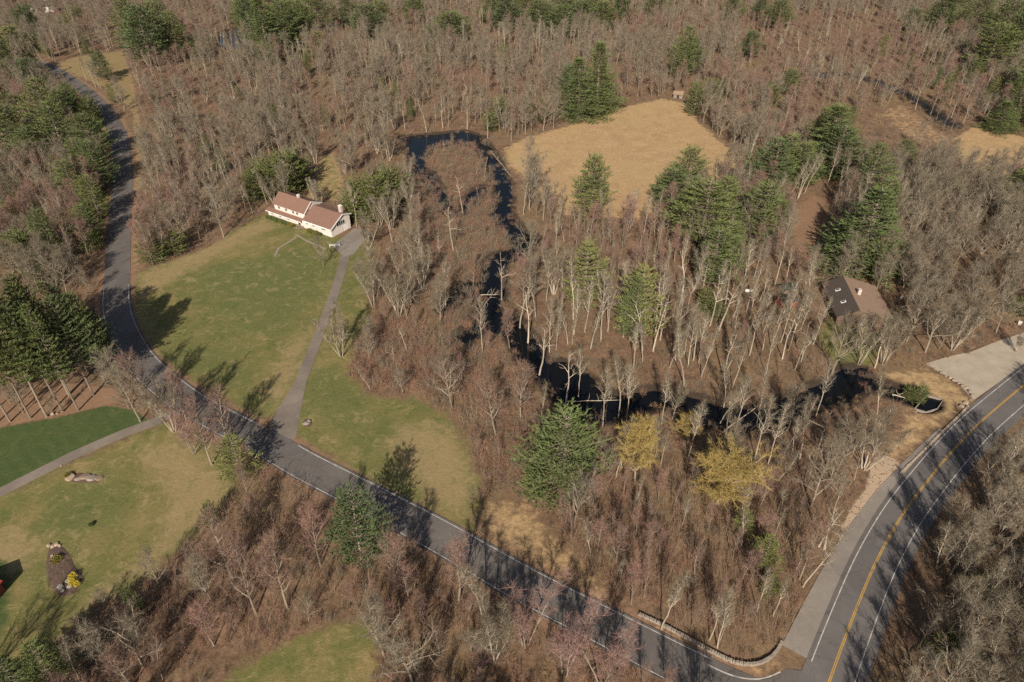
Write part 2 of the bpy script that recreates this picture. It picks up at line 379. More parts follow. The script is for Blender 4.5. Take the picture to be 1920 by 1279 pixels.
def ground_material():
    m, nt, b = new_mat('ground_cover'); b.inputs['Roughness'].default_value = 0.97
    tc = N(nt, 'ShaderNodeNewGeometry'); pos = tc.outputs['Position']
    A = N(nt, 'ShaderNodeVertexColor', layer_name='use_a'); B = N(nt, 'ShaderNodeVertexColor', layer_name='use_b')
    sa = N(nt, 'ShaderNodeSeparateColor'); nt.links.new(A.outputs['Color'], sa.inputs[0])
    sb = N(nt, 'ShaderNodeSeparateColor'); nt.links.new(B.outputs['Color'], sb.inputs[0])
    big = noise(nt, 0.035, 4, 0.6, pos, 0.6); mid = noise(nt, 0.16, 5, 0.65, pos, 0.4); fine = noise(nt, 1.1, 6, 0.75, pos); edge = noise(nt, 0.45, 4, 0.7, pos)
    grit = noise(nt, 3.5, 3, 0.7, pos)
    def msk(src, k=0.9, lo=0.42, hi=0.62):
        e = math_n(nt, 'MULTIPLY_ADD', edge, k, -k/2)
        s = math_n(nt, 'ADD', src, e)
        r = N(nt, 'ShaderNodeMapRange', interpolation_type='SMOOTHSTEP'); r.inputs[1].default_value = lo; r.inputs[2].default_value = hi
        nt.links.new(s, r.inputs[0]); return r.outputs[0]
    litter = mix(nt, ramp(nt, mid, [(0.3, (0, 0, 0)), (0.7, (1, 1, 1))]), (0.160, 0.098, 0.062), (0.310, 0.198, 0.120))
    litter = mix(nt, ramp(nt, fine, [(0.35, (0, 0, 0)), (0.65, (1, 1, 1))]), mix(nt, 1.0, litter, (0.50, 0.48, 0.48), 'MULTIPLY'), litter)
    litter = mix(nt, ramp(nt, big, [(0.45, (0, 0, 0)), (0.7, (0.6, 0.6, 0.6))]), litter, (0.20, 0.145, 0.075))
    # lawn: winter olive with green flushes and straw patches
    g1 = ramp(nt, big, [(0.36, (0.290, 0.215, 0.090)), (0.46, (0.195, 0.172, 0.060)), (0.56, (0.130, 0.144, 0.044)), (0.68, (0.190, 0.170, 0.060))])
    g2 = ramp(nt, mid, [(0.32, (0.300, 0.220, 0.100)), (0.5, (0.170, 0.158, 0.056)), (0.68, (0.105, 0.125, 0.040))])
    lawn = mix(nt, 0.5, g1, g2)
    lawn = mix(nt, ramp(nt, fine, [(0.3, (0, 0, 0)), (0.7, (1, 1, 1))]), mix(nt, 1.0, lawn, (0.78, 0.78, 0.74), 'MULTIPLY'), lawn)
    C_ = N(nt, 'ShaderNodeVertexColor', layer_name='use_c'); s3 = N(nt, 'ShaderNodeSeparateColor'); nt.links.new(C_.outputs['Color'], s3.inputs[0])
    drift = noise(nt, 0.3, 6, 0.75, pos, 1.2)
    def zone(src, amt):
        r_ = N(nt, 'ShaderNodeMapRange', interpolation_type='SMOOTHSTEP'); r_.inputs[1].default_value = 0.35; r_.inputs[2].default_value = 0.95; r_.inputs[4].default_value = amt
        nt.links.new(math_n(nt, 'ADD', src, math_n(nt, 'MULTIPLY_ADD', drift, 1.2, -0.6)), r_.inputs[0]); return r_.outputs[0]
    lawn = mix(nt, zone(s3.outputs[1], .75), lawn, mix(nt, fine, (0.092, 0.110, 0.034), (0.145, 0.150, 0.052)))
    lawn = mix(nt, zone(s3.outputs[0], .8), lawn, mix(nt, fine, (0.250, 0.178, 0.088), (0.360, 0.258, 0.135)))
    lawn = mix(nt, ramp(nt, drift, [(0.52, (0, 0, 0)), (0.66, (0.7, 0.7, 0.7))]), lawn, (0.31, 0.235, 0.115))
    lawn = mix(nt, ramp(nt, noise(nt, 0.55, 5, 0.7, pos, 0.8), [(0.52, (0, 0, 0)), (0.66, (0.6, 0.6, 0.6))]), lawn, mix(nt, 1.0, lawn, (0.55, 0.72, 0.55), 'MULTIPLY'))
    lawn = mix(nt, ramp(nt, grit, [(0.58, (0, 0, 0)), (0.68, (0.45, 0.45, 0.45))]), lawn, (0.30, 0.22, 0.12))
    wv2 = N(nt, 'ShaderNodeTexWave', bands_direction='DIAGONAL'); wv2.inputs['Scale'].default_value = 0.16; wv2.inputs['Distortion'].default_value = 1.5; nt.links.new(pos, wv2.inputs['Vector'])
    green = mix(nt, math_n(nt, 'ADD', math_n(nt, 'MULTIPLY', wv2.outputs['Fac'], .15), math_n(nt, 'MULTIPLY', fine, .6)), (0.044, 0.070, 0.022), (0.095, 0.118, 0.040))
    straw = mix(nt, ramp(nt, mid, [(0.3, (0, 0, 0)), (0.7, (1, 1, 1))]), (0.44, 0.285, 0.145), (0.60, 0.405, 0.215))
    straw = mix(nt, ramp(nt, fine, [(0.35, (0, 0, 0)), (0.65, (1, 1, 1))]), mix(nt, 1.0, straw, (0.60, 0.57, 0.54), 'MULTIPLY'), straw)
    straw = mix(nt, ramp(nt, noise(nt, 0.4, 6, 0.8, pos, 2.0), [(0.5, (0, 0, 0)), (0.64, (0.7, 0.7, 0.7))]), straw, (0.29, 0.190, 0.110))
    straw = mix(nt, ramp(nt, big, [(0.42, (0, 0, 0)), (0.62, (0.55, 0.55, 0.55))]), straw, (0.42, 0.295, 0.145))
    green = mix(nt, ramp(nt, drift, [(0.48, (0, 0, 0)), (0.66, (0.55, 0.55, 0.55))]), green, (0.120, 0.128, 0.045))
    needle = mix(nt, fine, (0.165, 0.095, 0.058), (0.335, 0.205, 0.125))
    sand = mix(nt, edge, (0.52, 0.39, 0.27), (0.36, 0.26, 0.175))
    mud = mix(nt, fine, (0.030, 0.022, 0.016), (0.075, 0.052, 0.036))
    c = mix(nt, msk(sb.outputs[2], 0.9), litter, needle)
    c = mix(nt, msk(sa.outputs[2], 1.5, 0.30, 0.75), c, straw)
    c = mix(nt, msk(sa.outputs[1], 1.3, 0.30, 0.75), c, lawn)
    c = mix(nt, msk(sa.outputs[0], 0.5, 0.4, 0.65), c, green)
    c = mix(nt, msk(sb.outputs[0], 0.9), c, sand)
    c = mix(nt, msk(sb.outputs[1], 0.7, 0.35, 0.8), c, mud)
    nt.links.new(c, b.inputs['Base Color'])
    bp = N(nt, 'ShaderNodeBump'); bp.inputs['Strength'].default_value = 0.6; bp.inputs['Distance'].default_value = 0.25
    hh = math_n(nt, 'ADD', fine, math_n(nt, 'MULTIPLY', grit, 0.5)); nt.links.new(hh, bp.inputs['Height']); nt.links.new(bp.outputs[0], b.inputs['Normal'])
    return m
gme.materials.append(ground_material())
ground = link('ground', gme); tag(ground, kind='structure')

# water surface: only where the land is dug out
ws = water_sd(q).reshape(ny, nx)
keep = (ws > -3.2)
cell = (keep[:-1,:-1] | keep[1:,:-1] | keep[:-1,1:] | keep[1:,1:]).ravel()
wf = ff[cell]; used, inv = np.unique(wf.ravel(), return_inverse=True)
wv = vv[used].copy(); wv[:,2] = -0.50
wme = bpy.data.meshes.new('stream_water'); wme.from_pydata(wv.tolist(), [], inv.reshape(-1, 4).tolist())
m, nt, b = new_mat('dark_pond_water'); b.inputs['Base Color'].default_value = (0.006, 0.007, 0.009, 1); b.inputs['Roughness'].default_value = 0.05
b.inputs['Specular IOR Level'].default_value = 0.14
bp = N(nt, 'ShaderNodeBump'); bp.inputs['Strength'].default_value = 0.15; bp.inputs['Distance'].default_value = 0.05
nt.links.new(noise(nt, 1.5, 2, 0.5, N(nt, 'ShaderNodeNewGeometry').outputs['Position']), bp.inputs['Height']); nt.links.new(bp.outputs[0], b.inputs['Normal'])
wme.materials.append(m); M['water'] = m
tag(link('stream_water', wme), kind='structure')

# ------------------------------------------------------------------ roads
def asphalt(name, c1, c2, patch=0.5):
    m, nt, b = new_mat(name); pos = N(nt, 'ShaderNodeNewGeometry').outputs['Position']
    f = noise(nt, 0.12, 5, 0.65, pos, 0.5); g = noise(nt, 4.0, 3, 0.7, pos)
    c = mix(nt, ramp(nt, f, [(0.35, (0, 0, 0)), (0.65, (1, 1, 1))]), c1, c2)
    c = mix(nt, math_n(nt, 'MULTIPLY', g, 0.5), c, mix(nt, 1.0, c, (0.6, 0.6, 0.62), 'MULTIPLY'))
    pt = noise(nt, 0.055, 2, 0.4, pos, 0.2); c = mix(nt, ramp(nt, pt, [(0.52, (0, 0, 0)), (0.535, (0.4, 0.4, 0.4))]), c, mix(nt, 1.0, c, (0.72, 0.72, 0.74), 'MULTIPLY'))
    du = noise(nt, 0.7, 5, 0.7, pos); c = mix(nt, ramp(nt, du, [(0.5, (0, 0, 0)), (0.75, (0.5, 0.5, 0.5))]), c, mix(nt, 1.0, c, (1.35, 1.3, 1.22), 'MULTIPLY'))
    # sealed cracks
    v = N(nt, 'ShaderNodeTexVoronoi', feature='DISTANCE_TO_EDGE'); v.inputs['Scale'].default_value = 0.16
    wv_ = N(nt, 'ShaderNodeVectorMath', operation='ADD'); nz = N(nt, 'ShaderNodeTexNoise'); nz.inputs['Scale'].default_value = 0.5
    nt.links.new(pos, nz.inputs['Vector']); sc_ = N(nt, 'ShaderNodeVectorMath', operation='SCALE'); sc_.inputs['Scale'].default_value = 2.5
    nt.links.new(nz.outputs['Color'], sc_.inputs[0]); nt.links.new(pos, wv_.inputs[0]); nt.links.new(sc_.outputs[0], wv_.inputs[1]); nt.links.new(wv_.outputs[0], v.inputs['Vector'])
    cr = ramp(nt, v.outputs['Distance'], [(0.0, (1, 1, 1)), (0.018, (0, 0, 0))])
    c = mix(nt, math_n(nt, 'MULTIPLY', cr, patch), c, (0.035, 0.034, 0.036))
    nt.links.new(c, b.inputs['Base Color']); b.inputs['Roughness'].default_value = 0.85
    return m
M['asphalt'] = asphalt('worn_asphalt', (0.135, 0.117, 0.105), (0.168, 0.148, 0.134))
M['asphalt_new'] = asphalt('newer_asphalt', (0.140, 0.126, 0.118), (0.175, 0.158, 0.147), 0.35)
M['drive'] = asphalt('gravelly_driveway', (0.195, 0.158, 0.128), (0.26, 0.215, 0.175), 0.10)
M['walk'] = asphalt('pale_shoulder', (0.245, 0.210, 0.175), (0.295, 0.255, 0.215), 0.2)
M['gravel'] = simple('pale_gravel', (0.44, 0.37, 0.285), (0.33, 0.275, 0.21), 0.35, detail=8)
M['paint_white'] = simple('worn_white_paint', (0.66, 0.61, 0.56), (0.26, 0.235, 0.215), 0.9, detail=8)
M['paint_yellow'] = simple('worn_yellow_paint', (0.58, 0.33, 0.06), (0.33, 0.20, 0.07), 0.9, detail=8)

def normals2(line):
    t = np.gradient(line, axis=0); t /= np.linalg.norm(t, axis=1)[:, None] + 1e-9
    return np.stack([-t[:,1], t[:,0]], 1)     # to the left of travel

def ribbon(name, line, a, b, z, mat, parent=None, thick=0.0, i0=0, i1=None):
    """strip from offset a to offset b (left positive)"""
    n2 = normals2(line); sl = slice(i0, i1); L = line[sl]; n2 = n2[sl]
    a = np.broadcast_to(a, len(L)); b = np.broadcast_to(b, len(L))
    mb = MB(); A = L + n2 * a[:, None]; B = L + n2 * b[:, None]
    for k in range(len(L) - 1):
        mb.quad((*A[k], z), (*B[k], z), (*B[k+1], z), (*A[k+1], z))
        if thick:
            mb.quad((*A[k], z-thick), (*A[k], z), (*A[k+1], z), (*A[k+1], z-thick))
            mb.quad((*B[k], z), (*B[k], z-thick), (*B[k+1], z-thick), (*B[k+1], z))
    return mb.obj(name, mat, parent)

road = ribbon('local_road', ROAD, -ROAD_HW, ROAD_HW, 0.02, M['asphalt'], thick=0.06); tag(road, kind='structure')
nR = len(ROAD); iR = int(np.argmin(np.hypot(*(ROAD - np.array(P(219, 540))).T)))
end = int(np.argmin(np.hypot(*(ROAD - np.array(P(1335, 1280))).T)))
mouth = np.hypot(*(ROAD - np.array(P(515, 815))).T) < 6.5
def edge_line(side, skip=None):
    runs, cur = [], []
    for k in range(iR, end):
        if skip is not None and skip[k]:
            if len(cur) > 2: runs.append(cur)
            cur = []
        else: cur.append(k)
    if len(cur) > 2: runs.append(cur)
    for r in runs:
        ribbon('edge_line', ROAD, side*(ROAD_HW-0.33), side*(ROAD_HW-0.17), 0.026, M['paint_white'], road, i0=r[0], i1=r[-1]+1)
        ribbon('kerb', ROAD, side*(ROAD_HW+0.02), side*(ROAD_HW+0.22), 0.10, M['asphalt'], road, thick=0.14, i0=r[0], i1=r[-1]+1)
edge_line(1, mouth); edge_line(-1, np.hypot(*(ROAD - np.array(P(320, 775))).T) < 6.0)

main = ribbon('main_road', MAIN, -MAIN_R, MAIN_L, 0.028, M['asphalt_new'], thick=0.07); tag(main, kind='structure')
jn = int(np.argmin(np.hypot(*(MAIN - np.array(P(1558, 1268))).T)))
ribbon('edge_line', MAIN, 3.12, 3.28, 0.034, M['paint_white'], main, i0=jn)
ribbon('edge_line', MAIN, -3.34, -3.18, 0.034, M['paint_white'], main)
ribbon('centre_line', MAIN, 0.05, 0.20, 0.034, M['paint_yellow'], main)
ribbon('centre_line', MAIN, -0.20, -0.05, 0.034, M['paint_yellow'], main)
# pale widened shoulder between the main road and the wood, narrowing uphill
k0 = jn; k1 = int(np.argmin(np.hypot(*(MAIN - np.array(P(1815, 812))).T)))
wid = np.interp(np.arange(k0, k1), [k0, k0+(k1-k0)*0.5, k1-1], [3.9, 2.2, 0.9])
sh = ribbon('road_shoulder', MAIN, MAIN_L + 0.01, MAIN_L + 0.02 + wid, 0.06, M['walk'], thick=0.12, i0=k0, i1=k1); tag(sh, kind='structure')
ribbon('gutter', MAIN, MAIN_L - 0.6, MAIN_L, 0.0345, M['asphalt'], main, i0=k0, i1=k1)
mb = MB(); mb.poly([(*P(*p), 0.024) for p in [(1330,1262),(1367,1269),(1396,1275),(1420,1277),(1442,1272),(1461,1265),(1474,1254),(1540,1262),(1560,1330),(1500,1450),(1380,1380),(1300,1300)]][::-1])
tag(mb.obj('road_junction', M['asphalt']), kind='structure')
# pale curved edge line round the corner
cl = resample(W([(1328,1247),(1367,1266),(1396,1273),(1420,1275),(1442,1270),(1463,1260)]), 1.0)
ribbon('edge_line', cl, -0.11, 0.11, 0.031, M['paint_white'], road)

fl = np.interp(np.linspace(0, 1, len(DRIVE)), [0, 0.10, 0.2, 1], [4.0, 2.6, DRIVE_HW, DRIVE_HW])
tag(ribbon('house_driveway', DRIVE, -fl, fl, 0.012, M['drive'], thick=0.05), kind='structure')
tag(ribbon('west_driveway', DRIVE_L, -DRIVE_HW, DRIVE_HW, 0.012, M['drive'], thick=0.05), kind='structure')
mb = MB(); mb.poly([(*P(*p), 0.016) for p in [(622,462),(640,447),(664,428),(690,430),(700,440),(680,455),(662,478),(645,480)]][::-1]); tag(mb.obj('parking_apron', M['walk']), kind='structure')
mb = MB(); mb.poly([(*p, 0.02) for p in POLY['gravel']][::-1]); tag(mb.obj('gravel_lot', M['gravel']), kind='structure')
M['flag'] = simple('stone_flags', (0.33, 0.265, 0.19), (0.21, 0.165, 0.12), 1.0)
for pl in PATHS: tag(ribbon('garden_path', pl, -0.4, 0.4, 0.05, M['flag'], thick=0.1), kind='structure')
# ------------------------------------------------------------------ the white split-level house
def boards(name, c, pitch=9.0, vertical=False):
    m, nt, b = new_mat(name); b.inputs['Roughness'].default_value = 0.7
    tc = N(nt, 'ShaderNodeTexCoord'); w = N(nt, 'ShaderNodeTexWave', bands_direction='X' if vertical else 'Z'); w.inputs['Scale'].default_value = pitch / 6.283 * 2
    nt.links.new(tc.outputs['Object'], w.inputs['Vector'])
    f = noise(nt, 0.8, 5, 0.65, tc.outputs['Object'])
    col = mix(nt, ramp(nt, f, [(0.3, (0, 0, 0)), (0.7, (1, 1, 1))]), tuple(x * 0.84 for x in c), c)
    nt.links.new(col, b.inputs['Base Color'])
    bp = N(nt, 'ShaderNodeBump'); bp.inputs['Strength'].default_value = 0.4; bp.inputs['Distance'].default_value = 0.03
    nt.links.new(w.outputs['Fac'], bp.inputs['Height']); nt.links.new(bp.outputs[0], b.inputs['Normal']); return m
def shingles(name, c, c2):
    m, nt, b = new_mat(name); tc = N(nt, 'ShaderNodeTexCoord')
    br = N(nt, 'ShaderNodeTexBrick'); br.inputs['Scale'].default_value = 2.2; br.inputs['Color1'].default_value = (*c, 1); br.inputs['Color2'].default_value = (*c2, 1)
    br.inputs['Mortar'].default_value = (*[x * 0.6 for x in c], 1); br.inputs['Mortar Size'].default_value = 0.03
    nt.links.new(tc.outputs['Object'], br.inputs['Vector'])
    f = noise(nt, 0.5, 5, 0.7, tc.outputs['Object'])
    nt.links.new(mix(nt, math_n(nt, 'MULTIPLY', f, 0.7), br.outputs['Color'], mix(nt, 1.0, br.outputs['Color'], (0.62, 0.6, 0.6), 'MULTIPLY')), b.inputs['Base Color']); return m
M['siding'] = boards('cream_white_clapboard', (0.74, 0.66, 0.60))
M['trim'] = simple('white_trim', (0.78, 0.74, 0.70), (0.70, 0.66, 0.62), 1.0)
M['roof'] = shingles('brown_shingles', (0.300, 0.175, 0.130), (0.240, 0.140, 0.105))
m, nt, b = new_mat('window_glass'); b.inputs['Base Color'].default_value = (0.03, 0.035, 0.045, 1); b.inputs['Roughness'].default_value = 0.12; b.inputs['Specular IOR Level'].default_value = 0.5; M['glass'] = m
M['brick'] = simple('painted_chimney_brick', (0.62, 0.52, 0.47), (0.42, 0.33, 0.29), 2.0)
M['dark'] = simple('dark_painted_wood', (0.06, 0.05, 0.045), (0.035, 0.03, 0.028), 1.5)

house = empty('white_house', (HOUSE_A[0], HOUSE_A[1], 0), (0, 0, math.atan2(0.545, -0.84)))
tag(house, 'cream white split-level house with brown shingled roofs above the lawn', 'house')
def H3(s, d, z): return (s, -d, z)
def slab(name, a, bq, s0, s1, th=0.18, mat=None, parent=house, m=0):
    """roof slab between (d,z) pairs a and b, from s0 to s1"""
    mb = MB(); (d0, z0), (d1, z1) = a, bq
    top = [H3(s0, d0, z0), H3(s1, d0, z0), H3(s1, d1, z1), H3(s0, d1, z1)]; bot = [(p[0], p[1], p[2] - th) for p in top]
    mb.poly(top); mb.poly(bot[::-1])
    for k in range(4): mb.quad(bot[k], bot[(k+1) % 4], top[(k+1) % 4], top[k])
    return mb.obj(name, mat or M['roof'], parent)
def profile_wall(name, prof, s0, s1, mat=None, parent=house):
    """solid whose cross-section is the (d,z) outline"""
    mb = MB(); a = [H3(s0, d, z) for d, z in prof]; c = [H3(s1, d, z) for d, z in prof]; n = len(prof)
    mb.poly(a); mb.poly(c[::-1])
    for k in range(n): mb.quad(a[k], c[k], c[(k+1) % n], a[(k+1) % n])
    return mb.obj(name, mat or M['siding'], parent)
profile_wall('wall', [(0, -0.3), (8.8, -0.3), (8.8, 5.15), (5.4, 6.15), (0, 3.2)], 0, 13.0)
profile_wall('wall', [(0.004, -0.3), (8.6, -0.3), (8.6, 5.75), (4.4, 7.75), (1.0, 4.95), (1.0, 2.6), (0.004, 2.2)], 13.0, 27.9)
profile_wall('wall', [(0.01, -0.3), (8.5, -0.3), (8.5, 2.6), (0.01, 2.1)], 27.9, 30.7)
r1 = slab('roof', (-0.55, 3.12), (5.4, 6.42), -0.45, 12.99); slab('roof', (5.4, 6.421), (9.3, 5.2), -0.45, 12.99)
r2 = slab('roof', (0.7, 4.88), (4.4, 8.0), 12.75, 28.4); slab('roof', (4.4, 8.001), (9.1, 5.9), 12.75, 28.4)
slab('porch_roof', (-0.6, 2.15), (0.995, 2.80), 13.6, 31.2)
slab('porch_roof', (1.0, 2.81), (8.9, 2.80), 28.41, 31.2)
# white rake boards and fascia
slab('rake_board', (-0.6, 3.14), (5.4, 6.47), -0.62, -0.46, 0.3, M['trim']); slab('rake_board', (5.41, 6.46), (9.35, 5.22), -0.62, -0.46, 0.3, M['trim'])
slab('rake_board', (0.65, 4.90), (4.4, 8.05), 12.58, 12.74, 0.3, M['trim']); slab('rake_board', (4.41, 8.04), (9.15, 5.92), 12.58, 12.74, 0.3, M['trim'])
slab('fascia', (-0.68, 2.14), (-0.605, 2.16), 13.6, 31.2, 0.25, M['trim']); slab('fascia', (-0.63, 3.10), (-0.555, 3.12), -0.45, 12.6, 0.22, M['trim'])
def win(s, d, z, w, h, face, panes=2):
    """face 'f' front wall at depth d; 'g' gable end at position s"""
    fr = MB(); t = 0.09
    if face == 'f': bx = lambda m_, u0, u1, v0, v1, o0, o1: m_.box(s+u0, s+u1, -d+o0, -d+o1, z+v0, z+v1)
    else: bx = lambda m_, u0, u1, v0, v1, o0, o1: m_.box(s-o1, s-o0, -(d+u1), -(d+u0), z+v0, z+v1)
    bx(fr, -w/2-t, w/2+t, h, h+t, 0, 0.07); bx(fr, -w/2-t, w/2+t, -t, 0, 0, 0.07)
    bx(fr, -w/2-t, -w/2, 0, h, 0, 0.07); bx(fr, w/2, w/2+t, 0, h, 0, 0.07)
    for k in range(1, panes): bx(fr, -w/2+w*k/panes-0.04, -w/2+w*k/panes+0.04, 0, h, 0.005, 0.06)
    f = fr.obj('window', M['trim'], house)
    for k in range(panes):
        g = MB(); bx(g, -w/2+w*k/panes+0.04, -w/2+w*(k+1)/panes-0.04, 0.0, h, 0.004, 0.03); g.obj('pane', M['glass'], f)
for s_ in (25.6, 22.0, 18.5, 16.6): win(s_, 1.0, 3.45, 1.1, 0.95, 'f')
win(13.0, 2.6, 4.7, 1.0, 0.9, 'g')
for s_, w_ in ((11.3, 0.9), (8.2, 1.1), (3.6, 1.9)): win(s_, 0.0, 1.75, w_, 1.15, 'f', 2 if w_ < 1.5 else 3)
win(0.0, 4.6, 2.7, 3.6, 1.45, 'g', 4)
for s_ in (28.5, 24.5, 20.5): win(s_, 0.0, 1.0, 1.1, 1.0, 'f')
dr = MB(); dr.box(14.6, 15.6, 0.005, 0.08, 0.1, 2.1); dd = dr.obj('front_door', M['dark'], house)
hb = MB(); hb.box(14.70, 14.76, 0.08, 0.14, 1.0, 1.12); hb.obj('handle', M['trim'], dd)
gd = MB()
for k in range(4): gd.box(-0.06, -0.003, -(6.2+k*0.55), -(5.7+k*0.55), 0.05, 2.1)
gd.obj('side_door', M['trim'], house)
cm = MB(); cm.box(1.0, 2.1, -7.3, -6.4, 4.5, 8.3); ch = cm.obj('chimney', M['brick'], house); cc = MB(); cc.box(0.92, 2.18, -7.38, -6.32, 8.302, 8.5); cc.obj('chimney_cap', M['trim'], ch)
cm = MB(); cm.box(18.4, 19.3, -5.0, -4.3, 6.9, 8.7); ch = cm.obj('chimney', M['brick'], house); cc = MB(); cc.box(18.33, 19.37, -5.07, -4.23, 8.702, 8.85); cc.obj('chimney_cap', M['trim'], ch)
st_ = MB()
for k in range(4): st_.box(13.2, 16.6, 0.02+0.0*k, 1.9-0.42*k, 0.14*k, 0.14*(k+1)-0.003)
st_.obj('front_steps', M['flag'], house)
rl = MB()
for s_ in (13.2, 14.3, 15.5, 16.6): rl.box(s_-0.05, s_+0.05, 1.8, 1.9, 0, 1.1)
rl.box(13.25, 16.55, 1.82, 1.88, 1.0, 1.1); rl.obj('railing', M['dark'], house)
gt = MB(); gt.box(-0.3, 12.4, 0.64, 0.76, 2.78, 2.9); gt.obj('gutter', M['trim'], house)

# ------------------------------------------------------------------ dark house among the trees to the east
def gable_house(name, ctr, ang, L, D, eave, ridge, wall_m, roof_m, label, cat, ov=0.4, ridge_off=0.0):
    h = empty(name, (*ctr, 0), (0, 0, ang)); tag(h, label, cat)
    mb = MB(); prof = [(-D/2, -0.2), (D/2, -0.2), (D/2, eave), (ridge_off, ridge-0.12), (-D/2, eave)]
    a = [(-L/2, y, z) for y, z in prof]; c = [(L/2, y, z) for y, z in prof]
    mb.poly(a[::-1]); mb.poly(c)
    for k in range(5): mb.quad(a[k], a[(k+1) % 5], c[(k+1) % 5], c[k])
    mb.obj('wall', wall_m, h)
    for sgn in (-1, 1):
        s = MB(); dy = D/2 + ov; run = D/2 - sgn*ridge_off; zz = eave - (ridge-eave)/max(run, .1)*ov
        top = [(-L/2-ov, sgn*dy, zz+.1), (L/2+ov, sgn*dy, zz+.1), (L/2+ov, ridge_off, ridge), (-L/2-ov, ridge_off, ridge)]
        if sgn < 0: pass
        else: top = top[::-1]
        bot = [(p[0], p[1], p[2]-0.16) for p in top]
        s.poly(top); s.poly(bot[::-1])
        for k in range(4): s.quad(bot[k], bot[(k+1) % 4], top[(k+1) % 4], top[k])
        s.obj('roof', roof_m if not isinstance(roof_m, tuple) else roof_m[0 if sgn < 0 else 1], h)
    return h
def wbox(h, name, mat, x0, x1, y0, y1, z0, z1, parent=None):
    b_ = MB(); b_.box(x0, x1, y0, y1, z0, z1); return b_.obj(name, mat, parent or h)
M['roof_tan'] = shingles('leaf_strewn_tan_roof', (0.40, 0.275, 0.195), (0.30, 0.20, 0.14))
M['roof_dark'] = shingles('dark_brown_roof', (0.125, 0.098, 0.080), (0.09, 0.072, 0.060))
M['wall_brown'] = boards('dark_brown_boards', (0.165, 0.112, 0.080), 6, True)
M['wall_red'] = boards('barn_red_boards', (0.27, 0.070, 0.048), 6, True)
M['wall_grey'] = boards('weathered_boards', (0.26, 0.21, 0.17), 6, True)
Ra = np.array(P(1582, 519, 5.2)); Rb = np.array(P(1612, 580, 5.2)); ax = (Rb - Ra); Lh = float(np.linalg.norm(ax)); ax /= Lh
ctr = (Ra + Rb) / 2 + np.array([-ax[1], ax[0]]) * 2.1
eh = gable_house('brown_house', ctr, math.atan2(ax[1], ax[0]), Lh, 14.0, 2.7, 5.2, M['wall_brown'], (M['roof_dark'], M['roof_tan']),
    'brown house with broad tan roof and dark lean-to slope among trees', 'house', 0.5, -2.1)
for k, xx in enumerate((-3.0, 3.2)):
    f = MB(); yy = -4.7; sl = (5.2-2.7)/(7.0-2.1); zc = 0
    def roofbox(mb_, x0, x1, y0, y1, lift):
        z0 = 2.7 + (7.0+y0)*sl + lift; z1 = 2.7 + (7.0+y1)*sl + lift
        top = [(x0, y0, z0), (x1, y0, z0), (x1, y1, z1), (x0, y1, z1)]; bot = [(p[0], p[1], p[2]-0.2) for p in top]
        mb_.poly(top)
        for q_ in range(4): mb_.quad(bot[q_], bot[(q_+1) % 4], top[(q_+1) % 4], top[q_])
    roofbox(f, xx-0.45, xx+0.45, yy-0.6, yy+0.6, 0.22); fo = f.obj('skylight', M['trim'], eh)
    g = MB(); roofbox(g, xx-0.3, xx+0.3, yy-0.44, yy+0.44, 0.25); g.obj('pane', M['glass'], fo)
for k, xx in enumerate((-4, 0, 4)):
    f = wbox(eh, 'window', M['trim'], xx-0.6, xx+0.6, -7.08, -7.0, 0.9, 2.0); wbox(eh, 'pane', M['glass'], xx-0.5, xx+0.5, -7.11, -7.082, 1.0, 1.9, f)
f = wbox(eh, 'door', M['trim'], Lh/2, Lh/2+0.07, -0.5, 0.5, 0, 2.1); wbox(eh, 'handle', M['dark'], Lh/2+0.07, Lh/2+0.12, 0.3, 0.36, 1, 1.1, f)
wbox(eh, 'chimney', M['brick'], -1, 0, -0.4, 0.5, 3.8, 6.2)

x, y = P(1472, 572)
rs = gable_house('red_shed', (x, y), math.radians(20), 4.6, 3.6, 2.2, 3.2, M['wall_red'], M['roof_dark'], 'small barn-red shed glimpsed between bare trunks', 'shed', 0.25)
wbox(rs, 'door', M['dark'], -0.7, 0.7, -1.86, -1.81, 0, 1.9); wbox(rs, 'door_trim', M['trim'], -0.8, -0.702, -1.87, -1.81, 0, 2.0)
M['tarp_green'] = simple('green_tarp', (0.045, 0.062, 0.05), (0.03, 0.042, 0.035), 1.0, 0.5)
x, y = P(1476, 546)
rs2 = gable_house('tarp_shelter', (x, y), math.radians(15), 4.2, 3.0, 1.7, 2.5, M['wall_grey'], M['tarp_green'], 'low shelter under a dark green tarp behind the red shed', 'shed', 0.3)
wbox(rs2, 'door', M['dark'], -0.5, 0.5, -1.56, -1.51, 0, 1.5)
M['roof_red'] = shingles('red_roof', (0.42, 0.075, 0.045), (0.34, 0.06, 0.04))
x, y = P(-6, 1152)
rb = gable_house('red_building', (x-4.1, y+1.2), math.radians(80), 7.5, 4.6, 2.6, 4.0, M['wall_red'], M['roof_red'], 'barn-red building cut off by the photo edge beside the lawn', 'building', 0.35)
wbox(rb, 'window', M['trim'], -1, 0, -2.38, -2.31, 1, 1.9); wbox(rb, 'door', M['trim'], 1.5, 2.5, -2.38, -2.31, 0, 2.0)
x, y = P(1271, 184)
sd = gable_house('meadow_hut', (x, y), math.radians(-15), 4.5, 3.5, 2.4, 3.6, M['wall_grey'], M['roof_tan'], 'weathered little hut at the far corner of the straw meadow', 'hut', 0.3)
wbox(sd, 'door', M['dark'], -0.6, 0.6, -1.81, -1.755, 0, 1.9)
x, y = P(82, 22)
fh = gable_house('far_house', (x, y), math.radians(25), 16, 9, 4.5, 7.5, M['siding'], M['roof_dark'], 'pale house mostly hidden by trees beyond the north road bend', 'house')
